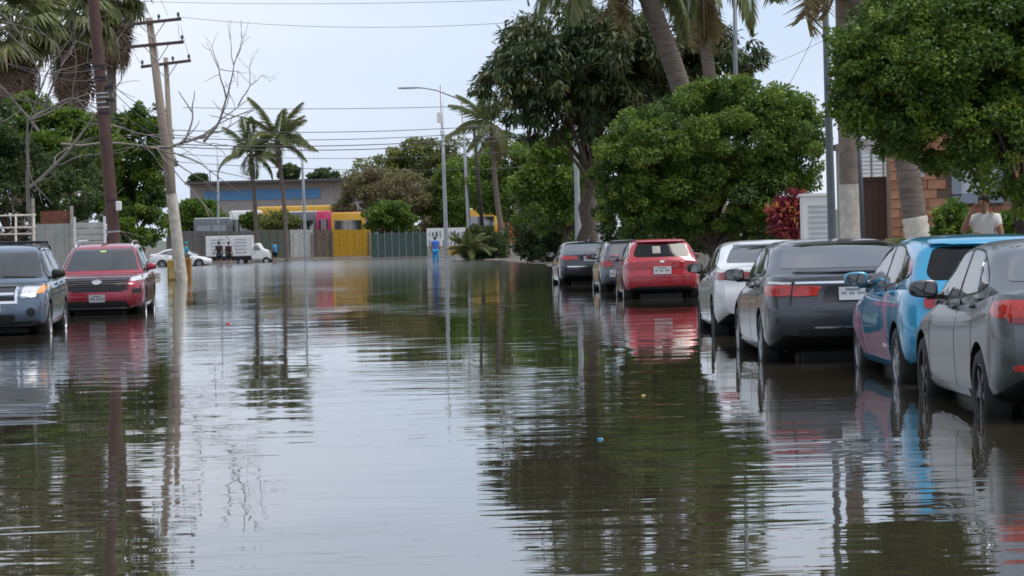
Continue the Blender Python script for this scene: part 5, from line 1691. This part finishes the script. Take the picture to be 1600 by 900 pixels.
    for sg in (1, -1):
        MB().ell(hp + rgt * .085 * sg + Vector((0, 0, -.005)), (.014, .02, .03), 8, 6).build('ear', m_skin, root, True)
        MB().ell(hp + rgt * .033 * sg + fwd * .083 + Vector((0, 0, .008)), (.012, .012, .008), 8, 6).build('eye', m_hair, root, True)
    return root
c_white = mat('white_cotton', (.68, .66, .64), .9, var=.08)
c_black = mat('black_cotton', (.022, .018, .02), .9, var=.2)
c_navy = mat('navy_cotton', (.02, .025, .05), .9, var=.2)
c_royal = mat('royal_blue_cotton', (.03, .10, .42), .85, var=.12)
c_sky = mat('light_blue_cloth', (.02, .26, .55), .85, var=.12)
c_teal = mat('teal_cloth', (.01, .30, .36), .85, var=.12)
c_dgreen = mat('dark_green_cloth', (.02, .10, .07), .85, var=.15)
person('man in a white shirt raising one hand to his face beside the house', GX(1542, 38.5, .07), R(-35), c_white, c_navy,
       {'rel': (-.30, -.12, 1.22), 'rwr': (-.15, -.19, 1.47), 'rpa': (-.11, -.17, 1.55), 'lel': (.27, -.02, 1.14), 'lwr': (.12, -.22, 1.16), 'lpa': (.05, -.25, 1.18)}, sc=1.05)
person('man in a royal blue shirt and light blue shorts bending his head as he wades', GX(681, 172, -.2), R(185), c_royal, c_sky,
       {'chest': (0, -.06, 1.31), 'collar': (0, -.13, 1.43), 'neck': (0, -.18, 1.49), 'jaw': (0, -.25, 1.52), 'head': (0, -.24, 1.60), 'crown': (0, -.22, 1.67), 'lkn': (.12, -.06, .49), 'rkn': (-.12, .05, .49), 'lsh': (.2, -.08, 1.38), 'rsh': (-.2, -.08, 1.38), 'lwr': (.22, -.22, .9), 'lpa': (.2, -.25, .84), 'rwr': (-.22, -.22, .9), 'rpa': (-.2, -.25, .84)}, long_pants=True, sc=1.1)
person('left one of two people in dark clothes wading by the white box truck', GX(343, 186, -.16), R(200), c_black, c_navy, {'lkn': (.11, -.07, .49), 'rkn': (-.11, .04, .49), 'lel': (.3, .04, 1.15), 'lwr': (.36, -.03, .95), 'lpa': (.38, -.05, .89)}, sc=1.08, group='wading people')
person('right one of two people in dark clothes wading by the white box truck', GX(358, 186, -.16), R(160), mat('dark_red_cotton', (.05, .02, .025), .9, var=.2), c_black, {'lkn': (.11, .05, .49), 'rkn': (-.11, -.07, .49)}, sc=1.06, group='wading people')
person('person with a turquoise cap standing behind the yellow guard block', GX(292, 172, -.16), R(90), c_teal, c_dgreen, hat=c_teal, sc=1.08, long_sleeve=True)
person('person in a bright blue shirt wading right of the white box truck', GX(430, 200, -.16), R(250), c_sky, c_black, {'lkn': (.1, -.16, .52), 'lan': (.1, .02, .16), 'chest': (0, -.05, 1.31), 'collar': (0, -.08, 1.44), 'lwr': (.2, -.3, 1.0), 'lpa': (.19, -.36, .99)}, sc=1.05)

# ------------------------------------------------------------------ far vehicles
L_, W_, H_ = 4.6, .9, 1.47
c = Car('white_car', 'white sedan standing in deep water behind the wooden pole', 'sedan', paint('paint_far_white', (.75, .75, .75), 0, .3), L_, W_, H_, (GX(283, 188).x, 188, -.16), 0, None, spokes=5)
c.both('headlight', [(L_ - .42, .66), (L_ - .12, .64), (L_ - .16, .72), (L_ - .5, .76)], m_clearlens)
c.both('tail_light', [(.06, .90), (.2, .91), (.28, .98), (.06, 1.0)], m_redlens)
def prism(poly, y0, y1, bev=.05):
    bm = bmesh.new()
    a = [bm.verts.new((x, y0, z)) for x, z in poly]
    d = [bm.verts.new((x, y1, z)) for x, z in poly]
    k = len(poly)
    bm.faces.new(a); bm.faces.new(d[::-1])
    for i in range(k):
        bm.faces.new((a[i], d[i], d[(i + 1) % k], a[(i + 1) % k]))
    bmesh.ops.recalc_face_normals(bm, faces=bm.faces)
    bmesh.ops.bevel(bm, geom=bm.edges[:], offset=bev, segments=3, affect='EDGES', profile=.5)
    bm.verts.index_update()
    mb = MB().add([v.co for v in bm.verts], [[v.index for v in f.verts] for f in bm.faces])
    bm.free()
    return mb
tk = thing('box_truck', 'white pickup truck with a slatted white box standing in the far water', 'truck', GX(374, 205, -.22))
st_ = S(205)
X = lambda px: GX(px, 205).x - tk.location.x
prism([(X(396), .45), (X(397), 1.5), (X(402), 1.78), (X(407), 1.80), (X(412), 1.35), (X(420), 1.2), (X(423), .95), (X(423), .45)], -.85, .85, .06).build('cab', m_bwhite, tk, 40)
for y in (-.87, .87):
    prism([(X(399), 1.22), (X(399), 1.6), (X(403), 1.68), (X(409), 1.30), (X(409), 1.22)], y - .02, y + .02, .005).build('window', m_glass, tk)
    MB().rbox((X(403.5), y, .88), (.9, .03, .62), .01).build('door', m_bwhite, tk)
    MB().box((X(400), y * 1.03, 1.05), (.12, .03, .03)).build('handle', m_black, tk)
MB().rbox(((X(325) + X(396)) / 2, 0, 1.62), (X(396) - X(325), 1.9, 1.62), .03).build('box', m_bwhite, tk)
for sx in (0, 1):
    for k in range(5):
        cx_ = X(344) if sx == 0 else X(379)
        MB().box((cx_, -.97, 1.1 + k * .26), (1.15 if sx == 0 else .95, .03, .05)).build('slat_gap_shade', mat('slat_shade', (.3, .3, .3), .7), tk)  # raised grey strips, coloured as the shade between the box slats
for px in (325.5, 361, 395.5):
    MB().box((X(px), -.975, 1.62), (.08, .04, 1.6)).build('box_post', m_bwhite, tk)
MB().rbox(((X(330) + X(420)) / 2, 0, .6), (X(420) - X(330), 1.3, .3), .03).build('chassis', m_black, tk)
for px in (338, 379, 418):
    if px == 338: continue
    for sg in (-1, 1):
        w = MB().lathe([(.15, -.1), (.33, -.1), (.35, 0), (.33, .1), (.15, .1)], 20, 'y', (X(px), sg * .78, .34)).build('wheel', m_rubber, tk, 40)
        MB().lathe([(.02, -.11), (.17, -.11), (.17, .11), (.02, .11)], 14, 'y', (X(px), sg * .78, .34)).build('rim', m_alloy, w, 40)
MB().box((X(422.6), -.5, .98), (.06, .3, .16)).build('headlight', m_clearlens, tk)
MB().box((X(422.6), .5, .98), (.06, .3, .16)).build('headlight', m_clearlens, tk)

# ------------------------------------------------------------------ wires
def wire(label, a, b_, sag, r=.018, group='overhead wires', n=24):
    a, b_ = Vector(a), Vector(b_)
    r = r * .6
    pts = []
    for t in np.linspace(0, 1, n):
        p = a.lerp(b_, t)
        p.z -= sag * 4 * t * (1 - t)
        pts.append(p - a)
    o = MB().tube(pts, r, 5).build('overhead_wire', m_wire, None, True)
    o.location = a
    return tag(o, label, 'wire', group)
W1 = 'thin overhead wire running from the wooden pole top across the sky to the right'
wire('topmost thin wire running from the wooden pole across the sky to the right', W(214, 2, 108), W(1160, -20, 92), .3, .014)
wire('sagging thin wire below the topmost one, from the upper crossarm to the right', W(276, 26, 109), W(1150, -6, 92), .75, .014)
wire('thin overhead wire crossing the sky level with the lamp head of the far street lamp', W(286, 168, 116), W(880, 160, 112), .15, .022)
W2 = 'one of several dark cables crossing low in the sky behind the far palms'
NTH = ['first', 'second', 'third', 'fourth', 'fifth', 'lowest']
for kk, (py0, py1, sg_, r) in enumerate(((203, 190, .5, .04), (215, 196, .6, .04), (225, 205, .6, .05), (229, 210, .7, .05), (240, 232, .6, .03), (252, 262, .5, .03))):
    wire(NTH[kk] + ' from the top of the dark cables crossing low behind the far palms', W(262, py0, 150), W(900, py1 - 6, 190), sg_, r)
W3 = 'one of the slack cables running left from the bands of the brown pole'
for kk, (py0, py1) in enumerate(((106, 70), (124, 62), (150, 128), (166, 112))):
    wire(NTH[kk] + ' from the top of the slack cables running left from the brown pole', W(158, py0, 77.8), W(-60, py1, 60), .35, .014)
W4 = 'one of the cables running from the brown pole down to the wooden pole'
for kk, (py0, py1) in enumerate(((118, 180), (124, 205), (148, 216), (170, 230))):
    wire(NTH[kk] + ' from the top of the cables running from the brown pole to the wooden pole', W(160, py0, 78), W(262, py1, 108.6), .25, .02)
W5 = 'one of the short drop wires hanging from the crossarms of the wooden pole'
DW = ['short drop wire between the right ends of the two crossarms', 'slanting drop wire from the upper crossarm to the rear pole crossarm', 'drop wire at the left ends of the lower crossarms', 'drop wire close to the shaft of the wooden pole', 'drop wire below the left end of the upper crossarm']
for kk, (a, b_) in enumerate((((278, 36), (281, 68)), ((282, 40), (297, 92)), ((205, 74), (221, 100)), ((243, 56), (248, 86)), ((196, 42), (222, 55)))):
    wire(DW[kk], W(*a, 108.7), W(*b_, 108.7), .05, .014, n=8)
wire('thin slanting wire between the broad rounded tree and the slim lamp post', W(1228, 140, 80), W(1296, 0, 51), .1, .01)
wire('thin wire at the upper right between the tree and the lamp post', W(1150, 110, 84), W(1292, 60, 51), .15, .008)
wire('thin wire slanting up left from the top of the wooden pole', W(262, 24, 109), W(236, -40, 100), .02, .012, n=6)

# ------------------------------------------------------------------ floating litter
def litter(label, px, py, sx, sy, sz, col):
    p = CAM_P + ray(px, py) * (CAM_H / -ray(px, py).z)
    sx, sy, sz = sx * .4, sy * .4, sz * .4
    root = thing('plastic_scrap', label, 'litter', p)
    g = np.random.default_rng(int(px))
    mb = MB().ell((0, 0, sz * .2), (sx, sy, sz), 10, 6)
    mb.v = [(x * (1 + .25 * g.normal() * .5), y, z) for x, y, z in mb.v]
    mb.build('scrap', mat('litter_' + label.split()[1], col, .5), root, True)
    MB().ell((sx * .9, 0, sz * .3), (sx * .3, sy * .4, sz * .5), 8, 6).build('knot', m_white, root, True)
litter('small red scrap floating in front of the red SUV', 357, 506, .11, .07, .05, (.5, .04, .03))
litter('small blue bottle floating left of the tree reflection', 937, 687, .05, .03, .03, (.02, .25, .5))
litter('small yellow scrap floating below the red hatchback', 1005, 618, .04, .03, .02, (.6, .45, .05))
litter('small white scrap floating behind the red hatchback', 1060, 536, .05, .03, .03, (.6, .6, .6))
